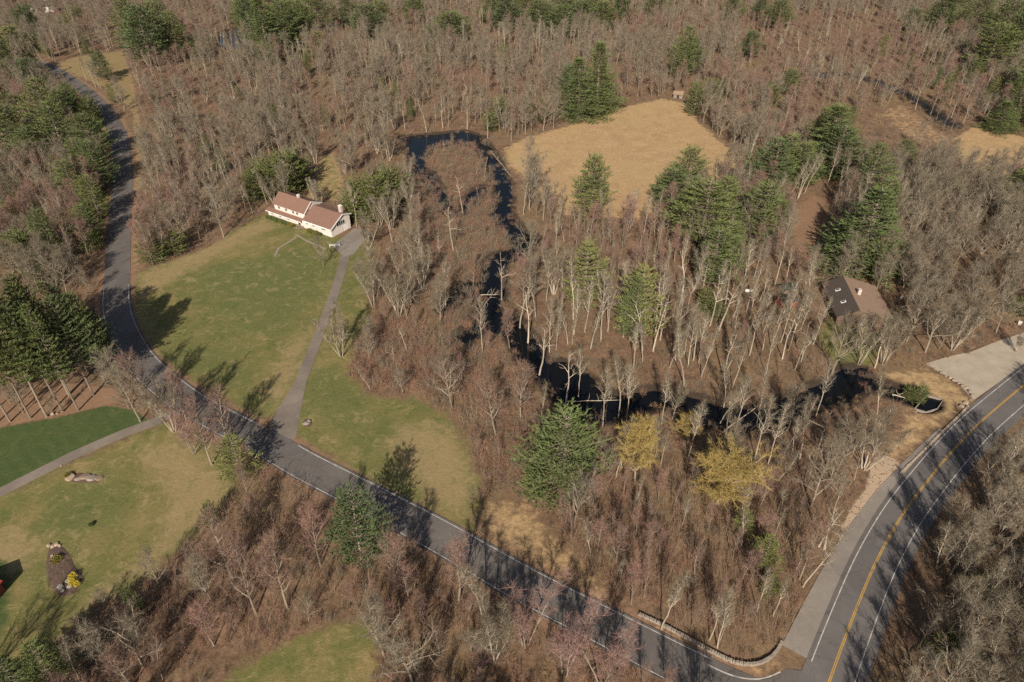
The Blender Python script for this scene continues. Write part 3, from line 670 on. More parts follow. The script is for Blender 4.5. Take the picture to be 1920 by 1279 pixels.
for xx in (-5, -1.5, 2, 5.5):
    f = wbox(fh, 'window', M['trim'], xx-0.7, xx+0.7, -4.6, -4.5, 1.5, 3.2); wbox(fh, 'pane', M['glass'], xx-0.55, xx+0.55, -4.63, -4.602, 1.65, 3.05, f)
wbox(fh, 'door', M['dark'], -3.8, -2.8, -4.58, -4.51, 0, 2.1); wbox(fh, 'chimney', M['brick'], 3, 4, 0.4, 1.3, 6, 8.6)

# ------------------------------------------------------------------ stones, walls, culvert
M['stone'] = simple('lichen_grey_stone', (0.36, 0.30, 0.245), (0.22, 0.18, 0.15), 1.3, detail=8)
M['stone_tan'] = simple('tan_stone', (0.36, 0.27, 0.195), (0.23, 0.165, 0.12), 1.3, detail=8)
M['stone_pale'] = simple('pale_stone', (0.46, 0.36, 0.27), (0.31, 0.235, 0.175), 1.3, detail=8)
M['concrete'] = simple('pale_concrete', (0.34, 0.285, 0.235), (0.20, 0.165, 0.135), 0.8)
M['mulch'] = simple('dark_mulch', (0.145, 0.095, 0.072), (0.085, 0.055, 0.045), 2.0, detail=8)
def rock_mesh(name, seed, mat, sub=2):
    import bmesh
    r = random.Random(seed); bm = bmesh.new(); bmesh.ops.create_icosphere(bm, subdivisions=sub, radius=1.0)
    cuts = [(Vector((r.gauss(0,1), r.gauss(0,1), r.gauss(0,1))).normalized(), r.uniform(0.55, 0.9)) for _ in range(9)]
    for v in bm.verts:
        for n_, d_ in cuts:
            k = v.co.dot(n_)
            if k > d_: v.co -= n_ * (k - d_) * 0.9
        v.co *= r.uniform(0.95, 1.05)
    me = bpy.data.meshes.new(name); bm.to_mesh(me); bm.free(); me.materials.append(mat); return me
ROCK = [rock_mesh('boulder', 30+k, M[m_]) for k, m_ in enumerate(('stone', 'stone_tan', 'stone_pale', 'stone'))]
ORD = ['', 'first', 'second', 'third', 'fourth', 'fifth', 'sixth', 'seventh', 'eighth', 'ninth', 'tenth', 'eleventh', 'twelfth', 'thirteenth', 'fourteenth', 'fifteenth', 'sixteenth', 'seventeenth', 'eighteenth', 'nineteenth', 'twentieth']
def ordw(n):
    if n <= 20: return ORD[n]
    return {2: 'twenty', 3: 'thirty', 4: 'forty', 5: 'fifty'}[n // 10] + ('-' + ORD[n % 10] if n % 10 else 'th').replace('-th', 'th') if n % 10 else {2: 'twentieth', 3: 'thirtieth', 4: 'fortieth', 5: 'fiftieth'}[n // 10]
def boulder(px, py, s, k, label, group=None, flat=0.7):
    x, y = P(px, py); o = link('boulder', ROCK[k % 4]); o.location = (x, y, gz(x, y) + s*flat*0.45)
    o.rotation_euler = (rnd.uniform(-.2, .2), rnd.uniform(-.2, .2), rnd.uniform(0, 6.28)); o.scale = (s*rnd.uniform(.85, 1.25), s*rnd.uniform(.8, 1.1), s*flat)
    tag(o, label, 'boulder', group); return o
lot = [(1764,699),(1773,706),(1781,709),(1789,714),(1797,719),(1804,724),(1811,729),(1817,735),(1822,742),(1820,750),(1811,757),(1802,763)]
for k, (a, c) in enumerate(lot): boulder(a, c, rnd.uniform(.38, .75), k, f'boulder lining the pale gravel lot, {ordw(k+1)} along from the lot tip', 'boulders edging the gravel lot')
for k, (a, c, s, t) in enumerate([(132,896,1.1,1),(147,899,.9,3),(160,894,1.25,1),(173,898,1.0,0),(187,897,.95,1)]):
    boulder(a, c, s, t, f'low tan rock in the lawn outcrop below the driveway, {ordw(k+1)} from left', 'rocks of the lawn outcrop', 0.3)
for k, (a, c, s) in enumerate([(92,1023,.55),(99,1026,.6),(106,1022,.6),(112,1024,.45)]):
    boulder(a, c, s, 2, f'pinkish pale stone edging the garden bed top, {ordw(k+1)} from left', 'pale stones at the top of the garden bed', 0.5)
boulder(99, 777, .55, 2, 'whitish stone at the pine wood edge beside bright lawn'); boulder(108, 776, .4, 1, 'small tan stone beside the whitish one at the pine edge')
boulder(115, 873, .28, 2, 'tiny white stone lying on the western driveway'); boulder(574, 795, .7, 0, 'grey boulder in a ring of mulch beside the driveway mouth'); boulder(580, 791, .55, 3, 'darker smaller boulder within the mulch ring near the driveway')
boulder(1595, 545, .3, 2, 'white stone lying beside the brown house')
def patch(name, pts, z, mat, label, cat, dome=0.15):
    """low mounded bed"""
    w_ = W(pts); c = w_.mean(0); mb = MB(); rings = [(1.0, -0.05), (0.85, z), (0.5, z+dome*0.7), (0.0, z+dome)]
    R_ = resample(np.vstack([w_, w_[:1]]), 0.7)[:-1]; n = len(R_)
    for (a, za), (bb, zb) in zip(rings[:-1], rings[1:]):
        for k in range(n):
            p0 = c+(R_[k]-c)*a; p1 = c+(R_[(k+1) % n]-c)*a; q0 = c+(R_[k]-c)*bb; q1 = c+(R_[(k+1) % n]-c)*bb
            mb.quad((*p0, za), (*p1, za), (*q1, zb), (*q0, zb)) if bb > 0 else mb.tri((*p0, za), (*p1, za), (*q0, zb))
    o = mb.obj(name, mat, smooth=True); tag(o, label, cat); return o
patch('garden_bed', [(92,1020),(108,1016),(124,1028),(138,1050),(142,1066),(158,1074),(160,1084),(150,1098),(145,1112),(128,1122),(108,1118),(95,1100),(84,1070),(86,1040)], 0.08, M['mulch'], 'mulched island bed with shrubs and flowers on the left lawn', 'garden bed')
patch('mulch_ring', [(566,792),(571,785),(580,784),(588,790),(586,799),(578,803),(569,801)], 0.06, M['mulch'], 'round mulch ring with boulders beside the driveway', 'garden bed', 0.1)
patch('rock_bed', [(122,893),(140,886),(165,887),(190,892),(199,900),(185,906),(150,906),(128,904)], 0.05, M['mulch'], 'long mulch bed round the tan rocks on the lawn', 'garden bed', 0.1)

def stone_wall(name, line, h, w, mat, label, seed, sz=0.45):
    """dry wall of separate rough stones"""
    r = random.Random(seed); mb = MB(); n2 = normals2(line); acc = 0
    for layer in range(max(1, int(h/0.28))):
        k = 0.0 + 0.5*layer*sz
        seglen = np.hypot(*np.diff(line, axis=0).T); cum = np.concatenate([[0], np.cumsum(seglen)])
        while k < cum[-1]:
            L_ = sz*r.uniform(0.7, 1.4); x_ = np.interp(k, cum, line[:,0]); y_ = np.interp(k, cum, line[:,1])
            i_ = min(len(line)-1, int(np.searchsorted(cum, k))); nn = n2[i_]; tt = np.array([nn[1], -nn[0]])
            zz = 0.28*layer + r.uniform(-.02, .03); ww = w*r.uniform(.85, 1.1)/2; hh = 0.27*r.uniform(.85, 1.15)
            pts = []
            for zc, sh in ((zz-0.05, 1.0), (zz+hh, 0.86)):
                for a, c in ((-1, -1), (1, -1), (1, 1), (-1, 1)):
                    p = np.array([x_, y_]) + tt*a*L_/2*sh*r.uniform(.88, 1.0) + nn*c*ww*sh*r.uniform(.85, 1.0); pts.append((p[0], p[1], zc+r.uniform(-.03, .03)))
            i = len(mb.v); mb.v += pts
            for f in ((4,5,6,7),(0,1,5,4),(1,2,6,5),(2,3,7,6),(3,0,4,7)): mb.f.append(tuple(i+q_ for q_ in f)); mb.m.append(0)
            k += L_*1.02
    e = empty(name, (0, 0, 0)); tag(e, label, 'wall')
    o = mb.obj('stone', mat, e); tag(o, kind='stuff')
    return e
WALL = resample(W([(1198,1153),(1240,1172),(1320,1215),(1365,1239),(1398,1248),(1430,1244),(1455,1225),(1466,1203)]), 0.8)
stone_wall('stone_wall', WALL, 0.6, 0.55, M['stone'], 'curved low fieldstone wall rounding the corner at the road junction', 3, 0.32)
WALL2 = resample(W([(1690,886),(1715,862),(1745,832),(1775,802),(1800,778),(1815,762)]), 0.8)
stone_wall('stone_kerb', WALL2, 0.3, 0.5, M['stone_pale'], 'broken row of pale kerb stones along the main road by gravel', 5, 0.6)
# riprap on the sandy washout
mb = MB(); r = random.Random(9)
for _ in range(150):
    while True:
        px_, py_ = r.uniform(1570, 1695), r.uniform(845, 1010); w_ = np.array([P(px_, py_)])
        if inside(w_, POLY['sand'])[0]: break
    x, y = w_[0]; s = r.uniform(.06, .26); i = len(mb.v); a0 = r.uniform(0, 6); zg = 0.0
    for zc, sc_ in ((-.05, 1.), (s*.7, .6)):
        for k in range(5): a = a0+k*1.257; mb.v.append((x+math.cos(a)*s*sc_*r.uniform(.8, 1.2), y+math.sin(a)*s*sc_*r.uniform(.8, 1.2), zc+zg))
    mb.f.append(tuple(i+5+k for k in range(5))); mb.m.append(0)
    for k in range(5): mb.f.append((i+k, i+(k+1) % 5, i+5+(k+1) % 5, i+5+k)); mb.m.append(0)
tag(mb.obj('riprap', M['stone_tan']), 'pale loose stones scattered down the sandy roadside washout', 'rubble', kind='stuff')
# culvert pool: concrete walls round a dark sunken pool
cv = empty('culvert_pool', (0, 0, 0)); tag(cv, 'small sunken pool with pale concrete rim beside the road', 'culvert')
n = len(PIT); c0 = PIT.mean(0)
for k in range(n):
    a, bq = PIT[k], PIT[(k+1) % n]; mb = MB()
    ao = c0+(a-c0)*1.09; bo = c0+(bq-c0)*1.09; zt = 0.10
    mb.quad((*a, zt), (*bq, zt), (*bo, zt), (*ao, zt)); mb.quad((*a, -2.1), (*bq, -2.1), (*bq, zt), (*a, zt)); mb.quad((*bo, -0.5), (*ao, -0.5), (*ao, zt), (*bo, zt))
    mb.quad((*a, -0.5), (*a, zt), (*ao, zt), (*ao, -0.5))
    mb.obj('wall_slab', M['concrete'], cv)
mb = MB(); mb.poly([(*p, -1.3) for p in PIT]); mb.obj('pool_water', M['water'], cv)
# white rail by the apron, small things near the brown house
def tank(px, py, L_, R_, ang, label, mat, cat='tank'):
    x, y = P(px, py); e = empty('propane_tank', (x, y, 0), (0, 0, ang)); tag(e, label, cat); mb = MB()
    zs = [(-L_/2, 0.02), (-L_/2+R_*.35, R_*.8), (-L_/2+R_, R_), (L_/2-R_, R_), (L_/2-R_*.35, R_*.8), (L_/2, 0.02)]
    mb.tube([(a, 0, R_+.15) for a, _ in zs], [r_ for _, r_ in zs], 12); mb.obj('tank_body', mat, e, smooth=True)
    for a in (-L_/4, L_/4): f = MB(); f.box(a-.08, a+.08, -R_*.7, R_*.7, -.05, R_*.7); f.obj('foot', M['concrete'], e)
tank(1405, 549, 2.9, .5, math.radians(-8), 'white propane tank lying among bare trunks west of red shed', M['trim'])
tank(1689, 561, 1.5, .42, math.radians(60), 'short white tank in brush east of the brown house', M['trim'])
M['purple'] = simple('purple_cloth', (0.10, 0.05, 0.20), (0.06, 0.03, 0.12), 2.0, 0.6); M['blue'] = simple('blue_plastic', (0.06, 0.10, 0.20), (0.04, 0.07, 0.15), 2.0, 0.4)
def bin_(px, py, mat, label, s=1.0, name='wheeled_bin'):
    x, y = P(px, py); e = empty(name, (x, y, gz(x, y)), (0, 0, rnd.uniform(0, 3)), s); tag(e, label, 'bin'); mb = MB()
    mb.v += [(-.28,-.3,.08),(.28,-.3,.08),(.28,.3,.08),(-.28,.3,.08),(-.36,-.4,1.0),(.36,-.4,1.0),(.36,.4,1.0),(-.36,.4,1.0)]
    for f in ((0,3,2,1),(0,1,5,4),(1,2,6,5),(2,3,7,6),(3,0,4,7),(4,5,6,7)): mb.f.append(f); mb.m.append(0)
    mb.obj('bin_body', mat, e); l = MB(); l.box(-.4, .4, -.44, .44, 1.002, 1.08); l.obj('lid', mat, e)
    for s_ in (-1, 1): w_ = MB(); w_.tube([(s_*.3-.04, .34, .1), (s_*.3+.04, .34, .1)], [.1, .1], 8); w_.obj('wheel', M['dark'], e)
bin_(1607, 574, M['blue'], 'dark blue bin at the near corner of the brown house', 1.3)
bin_(1552, 549, M['trim'], 'white bin standing west of the brown house', 1.2)
bin_(1911, 609, M['trim'], 'small white bin at the verge above the gravel lot', 1.0)
def tarp(px, py, s, mat, label):
    x, y = P(px, py); mb = MB(); r = random.Random(px); n = 9
    g = [[(i/(n-1)*2-1, j/(n-1)*2-1) for i in range(n)] for j in range(n)]
    hh = lambda u, v: max(0, (1-u*u)*(1-v*v))**.5*(.8+.3*math.sin(3*u+px)*math.cos(4*v))-.03
    for j in range(n-1):
        for i in range(n-1): mb.quad(*[(u*s, v*s*.7, hh(u, v)*s*.6) for u, v in (g[j][i], g[j][i+1], g[j+1][i+1], g[j+1][i])])
    o = mb.obj('tarp_heap', mat, smooth=True, loc=(x, y, gz(x, y))); o.rotation_euler.z = .4; tag(o, label, 'tarp')
tarp(1589, 587, 1.3, M['purple'], 'purple tarp heaped over things in the brown house yard')
tarp(1597, 592, .8, M['wall_red'], 'small red cover on the grass beside the purple tarp')
x, y = P(628, 463); e = empty('rail_fence', (x, y, 0), (0, 0, .1)); tag(e, 'short white rail fence beside the house parking apron', 'fence')
for a in (-1.6, 0, 1.6): p_ = MB(); p_.box(a-.07, a+.07, -.07, .07, -.1, 1.05); p_.obj('post', M['trim'], e)
for z_ in (.45, .85):
    for a in (-1.6, 0): p_ = MB(); p_.box(a+.072, a+1.528, -.04, .04, z_, z_+.14); p_.obj('rail', M['trim'], e)
# ------------------------------------------------------------------ trees: shapes
def rv(r): return Vector((r.gauss(0, 1), r.gauss(0, 1), r.gauss(0, 1)))
def grow(r, p, d, L, n, curve_up=0.15, wob=0.12):
    pts = [p.copy()]; d = d.normalized(); s = L / n
    for _ in range(n):
        d = (d + rv(r) * wob + Vector((0, 0, curve_up))).normalized(); p = p + d * s; pts.append(p.copy())
    return pts, d

def gen_bare(seed, H=15.0, stems=1, fan=0.0, crown0=0.35, spread=4.5, limbs=14, subs=6, twigs=12, r0=0.2, twig_w=0.022, twig_L=0.9, droop=0.0, up=0.18, ang=(0.6, 1.1), limb_bark=1):
    """bare broadleaf tree; returns trunk and crown builders (crown slot 0 bark, slot 1 twigs)"""
    r = random.Random(seed); T = MB(); C = MB()
    for s in range(stems):
        az = 6.283 * s / max(1, stems) + r.uniform(-.5, .5)
        f = fan * r.uniform(0.5, 1.15) if stems > 1 else fan * r.uniform(0, 1)
        d0 = Vector((math.cos(az) * f, math.sin(az) * f, 1)).normalized()
        h = H * (1.0 if s == 0 else r.uniform(0.75, 1.0))
        pts, _ = grow(r, Vector((math.cos(az) * .25 * (stems > 1), math.sin(az) * .25 * (stems > 1), -0.3)), d0, h, 9, 0.03, 0.055)
        rr = r0 * (1.0 if stems == 1 else 0.62)
        T.tube(pts, [rr * (1 - 0.93 * (k / 9) ** 0.9) + 0.012 for k in range(10)], 6)
        nl = max(4, int(limbs / (stems ** 0.55)))
        lim = [r.uniform(0.55, 1.2) for _ in range(5)]
        for k in range(nl):
            t = crown0 + (0.985 - crown0) * ((k + r.random()) / nl)
            fi = t * 9; i = min(8, int(fi)); p = pts[i].lerp(pts[i+1], fi - i)
            a = k * 2.4 + r.uniform(-.6, .6); el = r.uniform(*ang) * (0.8 + 0.5 * t)
            L = spread * (1.0 - 0.62 * ((t - crown0) / (1 - crown0)) ** 1.3) * r.uniform(0.65, 1.15) * (1.0 if stems == 1 else 0.75) * lim[int(a) % 5]
            d = Vector((math.cos(a) * math.cos(el), math.sin(a) * math.cos(el), math.sin(el)))
            lp, ld = grow(r, p, d, L, 4, up, 0.14)
            rl = rr * (1 - 0.85 * t) * 0.62 + 0.012
            C.tube(lp, [rl * (1 - 0.2 * q) + 0.006 for q in range(5)], 4, 0)
            for j in range(subs):
                u = 0.25 + 0.75 * (j + r.random()) / subs; fi2 = u * 4; i2 = min(3, int(fi2)); sp = lp[i2].lerp(lp[i2+1], fi2 - i2)
                sd = ((lp[i2+1] - lp[i2]).normalized() * 0.8 + rv(r) * 0.6 + Vector((0, 0, 0.25 - droop))).normalized()
                sL = L * r.uniform(0.25, 0.45) * (1.15 - 0.5 * u) + 0.35
                bp, bd = grow(r, sp, sd, sL, 2, up * 0.6 - droop * 0.3, 0.16)
                C.tube(bp, [rl * 0.34 + 0.008, rl * 0.22 + 0.006, 0.006], 3, 0 if limb_bark else 1)
                for q in range(twigs):
                    uu = 0.15 + 0.85 * r.random(); fi3 = uu * 2; i3 = min(1, int(fi3)); tp = bp[i3].lerp(bp[i3+1], fi3 - i3)
                    td = ((bp[i3+1] - bp[i3]).normalized() * 0.7 + rv(r) * 0.5 + Vector((0, 0, 0.22 - droop))).normalized()
                    side = td.cross(rv(r)).normalized(); tl = twig_L * r.uniform(0.5, 1.25)
                    C.blade(tp, td * tl, twig_w, side, 1)
                    if r.random() < 0.6:
                        C.blade(tp + td * tl * 0.35, (td + rv(r) * 0.5).normalized() * tl * 0.6, twig_w * 0.8, side, 1)
    return T, C

def gen_pine(seed, H=18.0, R=4.2, base=0.15, shape='pine', r0=0.24, dens=1.0, tuft=0.55, tw=0.075):
    r = random.Random(seed); T = MB(); C = MB()
    pts, _ = grow(r, Vector((0, 0, -0.3)), Vector((0, 0, 1)), H + .2, 8, 0.05, 0.015)
    T.tube(pts, [r0 * (1 - 0.95 * k / 8) + 0.015 for k in range(9)], 6)
    z = base * H; lob = [r.uniform(0.58, 1.22) for _ in range(7)]
    while z < H * 0.985:
        t = (z - base * H) / (H - base * H)
        if shape == 'pine': prof = min(1, 0.62 + 1.8 * t) * (1 - t) ** 0.52 * 1.1
        elif shape == 'spruce': prof = (1 - t) ** 0.85
        else: prof = math.sqrt(max(0, 1 - (2 * t - 0.75) ** 2 * 0.62))
        nb = max(3, int((5.2 + 2.5 * prof) * dens * (1 if shape != 'spruce' else 1.15)))
        a0 = r.uniform(0, 6.28)
        for k in range(nb):
            if r.random() < 0.07: continue
            a = a0 + 6.283 * k / nb + r.uniform(-.25, .25)
            L = R * prof * r.uniform(0.72, 1.12) * lob[int(a / 6.283 * 7) % 7] + 0.25
            el = (0.05 + 0.5 * t) if shape == 'pine' else (-0.25 + 0.75 * t if shape == 'spruce' else 0.25 + 0.6 * t)
            fi = min(7.99, max(0, z / H * 8)); i = int(fi); p = pts[i].lerp(pts[i+1], fi - i)
            d = Vector((math.cos(a) * math.cos(el), math.sin(a) * math.cos(el), math.sin(el)))
            bp, bd = grow(r, p, d, L, 4, 0.10 if shape == 'pine' else 0.06, 0.06)
            C.tube(bp, [0.05, 0.04, 0.03, 0.02, 0.008], 3, 0)
            ns = max(3, int(L / 0.42 * dens))
            for j in range(ns):
                u = 0.22 + 0.80 * (j + r.random()) / ns; u = min(u, 1.0); fi2 = min(3.99, u * 4); i2 = int(fi2); sp = bp[i2].lerp(bp[i2+1], fi2 - i2)
                dd = (bp[i2+1] - bp[i2]).normalized(); sdv = dd.cross(Vector((0, 0, 1))).normalized() * (1 if j % 2 else -1)
                sl = (0.28 * L * (1.15 - u) + 0.28)
                sdir = (dd * 0.75 + sdv + Vector((0, 0, 0.12))).normalized() if j < ns - 1 else dd
                for q in range(3):
                    tp = sp + sdir * sl * (q + 0.6 * r.random()) / 2.4
                    for w in range(3):
                        td = (sdir * 0.8 + Vector((0, 0, 0.45)) + rv(r) * 0.42).normalized()
                        side = td.cross(rv(r)).normalized()
                        C.blade(tp - td * 0.1, td * tuft * r.uniform(.7, 1.2), tw * r.uniform(.8, 1.3), side, 1)
        z += (0.70 if shape == 'pine' else 0.52) * r.uniform(0.8, 1.2) / max(0.8, min(1.2, dens))
    return T, C

def gen_shrub(seed, H=2.2, R=1.4, stems=16, twigs=9, w=0.022, up=0.8, L=0.7):
    r = random.Random(seed); C = MB()
    for s in range(stems):
        a = r.uniform(0, 6.28); rad = R * math.sqrt(r.random()) * 0.5
        p = Vector((math.cos(a) * rad, math.sin(a) * rad, -0.1)); d = Vector((math.cos(a) * (1-up) , math.sin(a) * (1-up), 1)).normalized()
        bp, _ = grow(r, p, d, H * r.uniform(0.6, 1.05), 3, 0.0, 0.2)
        C.tube(bp, [0.022, 0.017, 0.012, 0.005], 3, 0)
        for q in range(twigs):
            u = 0.2 + 0.8 * r.random(); fi = u * 3; i = min(2, int(fi)); tp = bp[i].lerp(bp[i+1], fi - i)
            td = (Vector((0, 0, 0.45)) + rv(r) * 0.55).normalized(); C.blade(tp, td * L * r.uniform(.5, 1.2), w, td.cross(rv(r)).normalized(), 1)
    return C

def gen_leafy(seed, H=1.8, R=1.2, n=900, leaf=0.16):
    r = random.Random(seed); C = MB()
    for s in range(7):
        a = r.uniform(0, 6.28); C.tube([Vector((0, 0, -.1)), Vector((math.cos(a)*R*.4, math.sin(a)*R*.4, H*.5)), Vector((math.cos(a)*R*.6, math.sin(a)*R*.6, H*.8))], [.03, .02, .008], 3, 0)
    lob = [(rv(r).normalized(), r.uniform(.75, 1.15)) for _ in range(9)]
    for _ in range(n):
        d = rv(r).normalized(); k = max(lob, key=lambda q_: q_[0].dot(d))[1]; rad = (r.random() ** 0.35) * k
        p = Vector((d.x * R * rad, d.y * R * rad, H * 0.5 + d.z * H * 0.5 * rad))
        if p.z < 0: continue
        td = (d * .6 + rv(r) * .6 + Vector((0, 0, .3))).normalized(); C.blade(p, td * leaf * r.uniform(.8, 1.5) * 2, leaf * .5, td.cross(rv(r)).normalized(), 1)
    return C

BARE = {}   # style -> list of (height, trunk mesh, crown mesh)
def bare_style(name, n, bark, twig, **kw):
    BARE[name] = []
    for k in range(n):
        kk = {a: (v(k) if callable(v) else v) for a, v in kw.items()}
        T, C = gen_bare(sum(map(ord, name)) * 7 + k * 31, **kk)
        BARE[name].append((kk.get('H', 15.0), T.mesh(name + '_trunk', M[bark]), C.mesh(name + '_crown', [M[bark], M[twig]])))
bare_style('spreading', 5, 'bark_grey', 'twig_grey', H=13.5, spread=6.2, crown0=0.22, limbs=19, subs=8, twigs=13, r0=0.19, ang=(0.45, 1.05), up=0.16, twig_w=0.015, twig_L=1.1)
bare_style('slender', 5, 'bark_pale', 'twig_grey', H=15.0, spread=3.0, crown0=0.42, limbs=16, subs=6, twigs=10, r0=0.135, ang=(0.6, 1.15), up=0.25, twig_w=0.013, twig_L=1.0)
bare_style('vase', 4, 'bark_pale', 'twig_grey', H=13.0, stems=5, fan=0.34, spread=3.4, crown0=0.28, limbs=30, subs=6, twigs=12, r0=0.18, ang=(0.7, 1.2), up=0.22, twig_w=0.014, twig_L=1.1)
bare_style('maple', 4, 'bark_grey', 'twig_red', H=12.0, spread=4.6, crown0=0.25, limbs=17, subs=7, twigs=13, r0=0.15, ang=(0.5, 1.1), limb_bark=0, twig_w=0.015, twig_L=1.0)
bare_style('pink', 2, 'bark_grey', 'twig_pink', H=11.0, stems=3, fan=0.28, spread=4.0, crown0=0.28, limbs=22, subs=7, twigs=11, r0=0.15, ang=(0.5, 1.1), limb_bark=0, twig_w=0.014, twig_L=0.9)
bare_style('pole', 4, 'bark_grey', 'twig_red', H=10.0, spread=1.7, crown0=0.30, limbs=13, subs=5, twigs=8, r0=0.07, ang=(0.75, 1.25), up=0.25, twig_L=0.9, twig_w=0.011)
bare_style('snag', 3, 'bark_pale', 'twig_grey', H=9.0, spread=2.2, crown0=0.5, limbs=7, subs=2, twigs=3, r0=0.13, ang=(0.1, 0.9), up=0.1, twig_w=0.013)
bare_style('willow', 2, 'bark_pale', 'twig_gold', H=12.0, spread=5.6, crown0=0.24, limbs=34, subs=14, twigs=38, r0=0.20, up=0.10, ang=(0.2, 1.25), droop=0.10, twig_w=0.018, twig_L=0.7, limb_bark=0)
PINE = {}
def pine_style(name, n, leaf, **kw):
    PINE[name] = []
    for k in range(n):
        T, C = gen_pine(sum(map(ord, name)) * 5 + k * 17, **kw)
        PINE[name].append((kw['H'], kw['R'], T.mesh(name + '_trunk', M['bark_pine']), C.mesh(name + '_crown', [M['bark_pine'], M[leaf]])))
pine_style('white_pine', 4, 'pine', H=17.0, R=4.6, base=0.14, shape='pine')
pine_style('tall_pine', 3, 'pine', H=19.0, R=3.9, base=0.36, shape='pine', r0=0.17)
pine_style('spruce', 2, 'spruce', H=17.0, R=3.8, base=0.04, shape='spruce', tw=0.065)
pine_style('young_pine', 2, 'young', H=11.0, R=3.0, base=0.12, shape='pine', tuft=0.5)
pine_style('cedar', 2, 'hedge', H=6.0, R=2.6, base=0.04, shape='round', tuft=0.4, r0=0.12)
SHRUB = {
    'brown': [gen_shrub(k, 2.3, 1.7, 20, 11, 0.014, 0.8, 0.8).mesh('brown_shrub', [M['bark_grey'], M['brush_brown']]) for k in (1, 2, 3)] + [gen_shrub(17, 2.6, 1.7, 20, 11, 0.014, 0.8, 0.8).mesh('grey_shrub', [M['bark_grey'], M['twig_grey']])],
    'red': [gen_shrub(k, 2.6, 1.6, 20, 11, 0.014, 0.8, 0.8).mesh('red_shrub', [M['brush_red'], M['brush_red']]) for k in (4, 5, 6)],
    'tan': [gen_shrub(k, 1.3, 1.4, 22, 6, 0.02, 0.6, 0.5).mesh('tan_shrub', [M['brush_tan'], M['brush_tan']]) for k in (7, 8)],
    'sapling': [gen_shrub(k, 5.5, 2.6, 14, 11, 0.011, 0.94, 0.75).mesh('sapling_clump', [M['twig_tan'], M['brush_red']]) for k in (9, 10, 11)],
    'green': [gen_leafy(k, 1.8, 1.3).mesh('evergreen_shrub', [M['bark_grey'], M['hedge']]) for k in (12, 13)],
    'yellow': [gen_leafy(k, 1.6, 1.1, 700).mesh('yellow_shrub', [M['bark_grey'], M['hedge_yellow']]) for k in (14, 15)],
}
# ------------------------------------------------------------------ trees: where they stand
ANCH = [(40,40,'near the far pale house'),(180,70,'behind the small northwest field'),(290,95,'beside the small northwest field'),(50,190,'west of the upper road bend'),
(110,300,'in the wood west of the road'),(40,420,'far to the west of the straight road'),(150,470,'west of the straight road'),(70,740,'in the stand above the bright lawn'),(190,700,'at the stand edge by the road curve'),
(280,780,'at the western driveway mouth'),(400,850,'by the road opposite the house driveway'),(300,450,'on the bank east of the straight road'),(340,250,'in the wood east of the upper road'),
(430,350,'in the wood northwest of the house'),(520,350,'directly behind the white house'),(600,270,'by the clearing behind the house'),(680,380,'on the east side of the house'),
(400,150,'southwest of the small north pond'),(500,90,'around the small north pond'),(620,150,'in the north wood above the house'),(750,220,'on the north bank of the big pond'),
(870,230,'above the head of the big pond'),(740,90,'far back in the north wood'),(900,70,'at the back of the north wood centre'),(1060,45,'in the dark belt at the very back'),
(980,200,'along the northwest edge of the meadow'),(1110,200,'at the north edge of the straw meadow'),(1270,130,'beyond the hut on the meadow'),(1380,230,'east of the straw meadow'),
(1440,80,'in the reddish wood at the back'),(1600,90,'north of the dark marsh creek'),(1780,80,'in the far northeast wood'),(1880,140,'in the northeast corner'),(1850,250,'beside the northeast grass clearing'),
(1700,320,'south of the marsh creek'),(1550,310,'in the evergreen clump east of meadow'),(1300,400,'at the south edge of the straw meadow'),(1110,410,'below the meadow near the stream'),
(1440,420,'west of the brown clearing'),(1610,450,'north of the brown house'),(1750,460,'in the grey wood by brown house'),(1880,480,'at the eastern wood edge'),(640,660,'on the lawn beside the driveway'),
(740,570,'between the driveway and the stream'),(800,450,'on the west bank of the pond'),(870,420,'on the brushy pond island'),(960,530,'on the stream bank below the pond'),(720,690,'in the brush at the lawn edge'),
(850,720,'in the brush below the stream bend'),(930,830,'by the brushy corner of the lawn'),(1040,680,'beside the middle stream'),(1060,900,'around the big pine by the stream'),(1150,620,'in the pale trunks east of stream'),
(1280,600,'amid the pale trunk wood'),(1400,650,'south of the red shed'),(1300,730,'on the north bank of lower stream'),(1450,730,'along the lower stream bend'),(1550,690,'by the small east pond'),
(1630,670,'in front of the brown house yard'),(1760,640,'above the gravel lot'),(1200,860,'beside the golden willows'),(1400,870,'south of the lower stream'),(1540,850,'west of the dry roadside verge'),
(1130,1000,'in the sapling wood south of willows'),(1320,1010,'deep in the sapling wood'),(1490,1000,'in the sapling wood by the shoulder'),(1360,1140,'behind the curved stone wall'),(1210,1100,'in saplings above the local road'),
(560,960,'below the road near the lawn corner'),(680,1040,'below the road at mid slope'),(420,1060,'in the red thicket below the lawn'),(250,1150,'in the hedge strip below the lawn'),(110,1260,'in the nearest corner of the lawn'),
(600,1100,'in the thicket above the south lawn'),(770,1190,'east of the south lawn'),(890,1190,'below the middle of the road'),(1050,1230,'below the road near the junction'),(1150,1290,'nearest the junction below the road'),
(1760,1010,'close to the main road curve'),(1850,900,'east of the upper main road'),(1890,1040,'deep in the wood beyond main road'),(1730,1190,'beside the lower main road'),(1880,1230,'in the nearest wood beyond main road')]
ANW = np.array([P(a, b_) for a, b_, _ in ANCH])
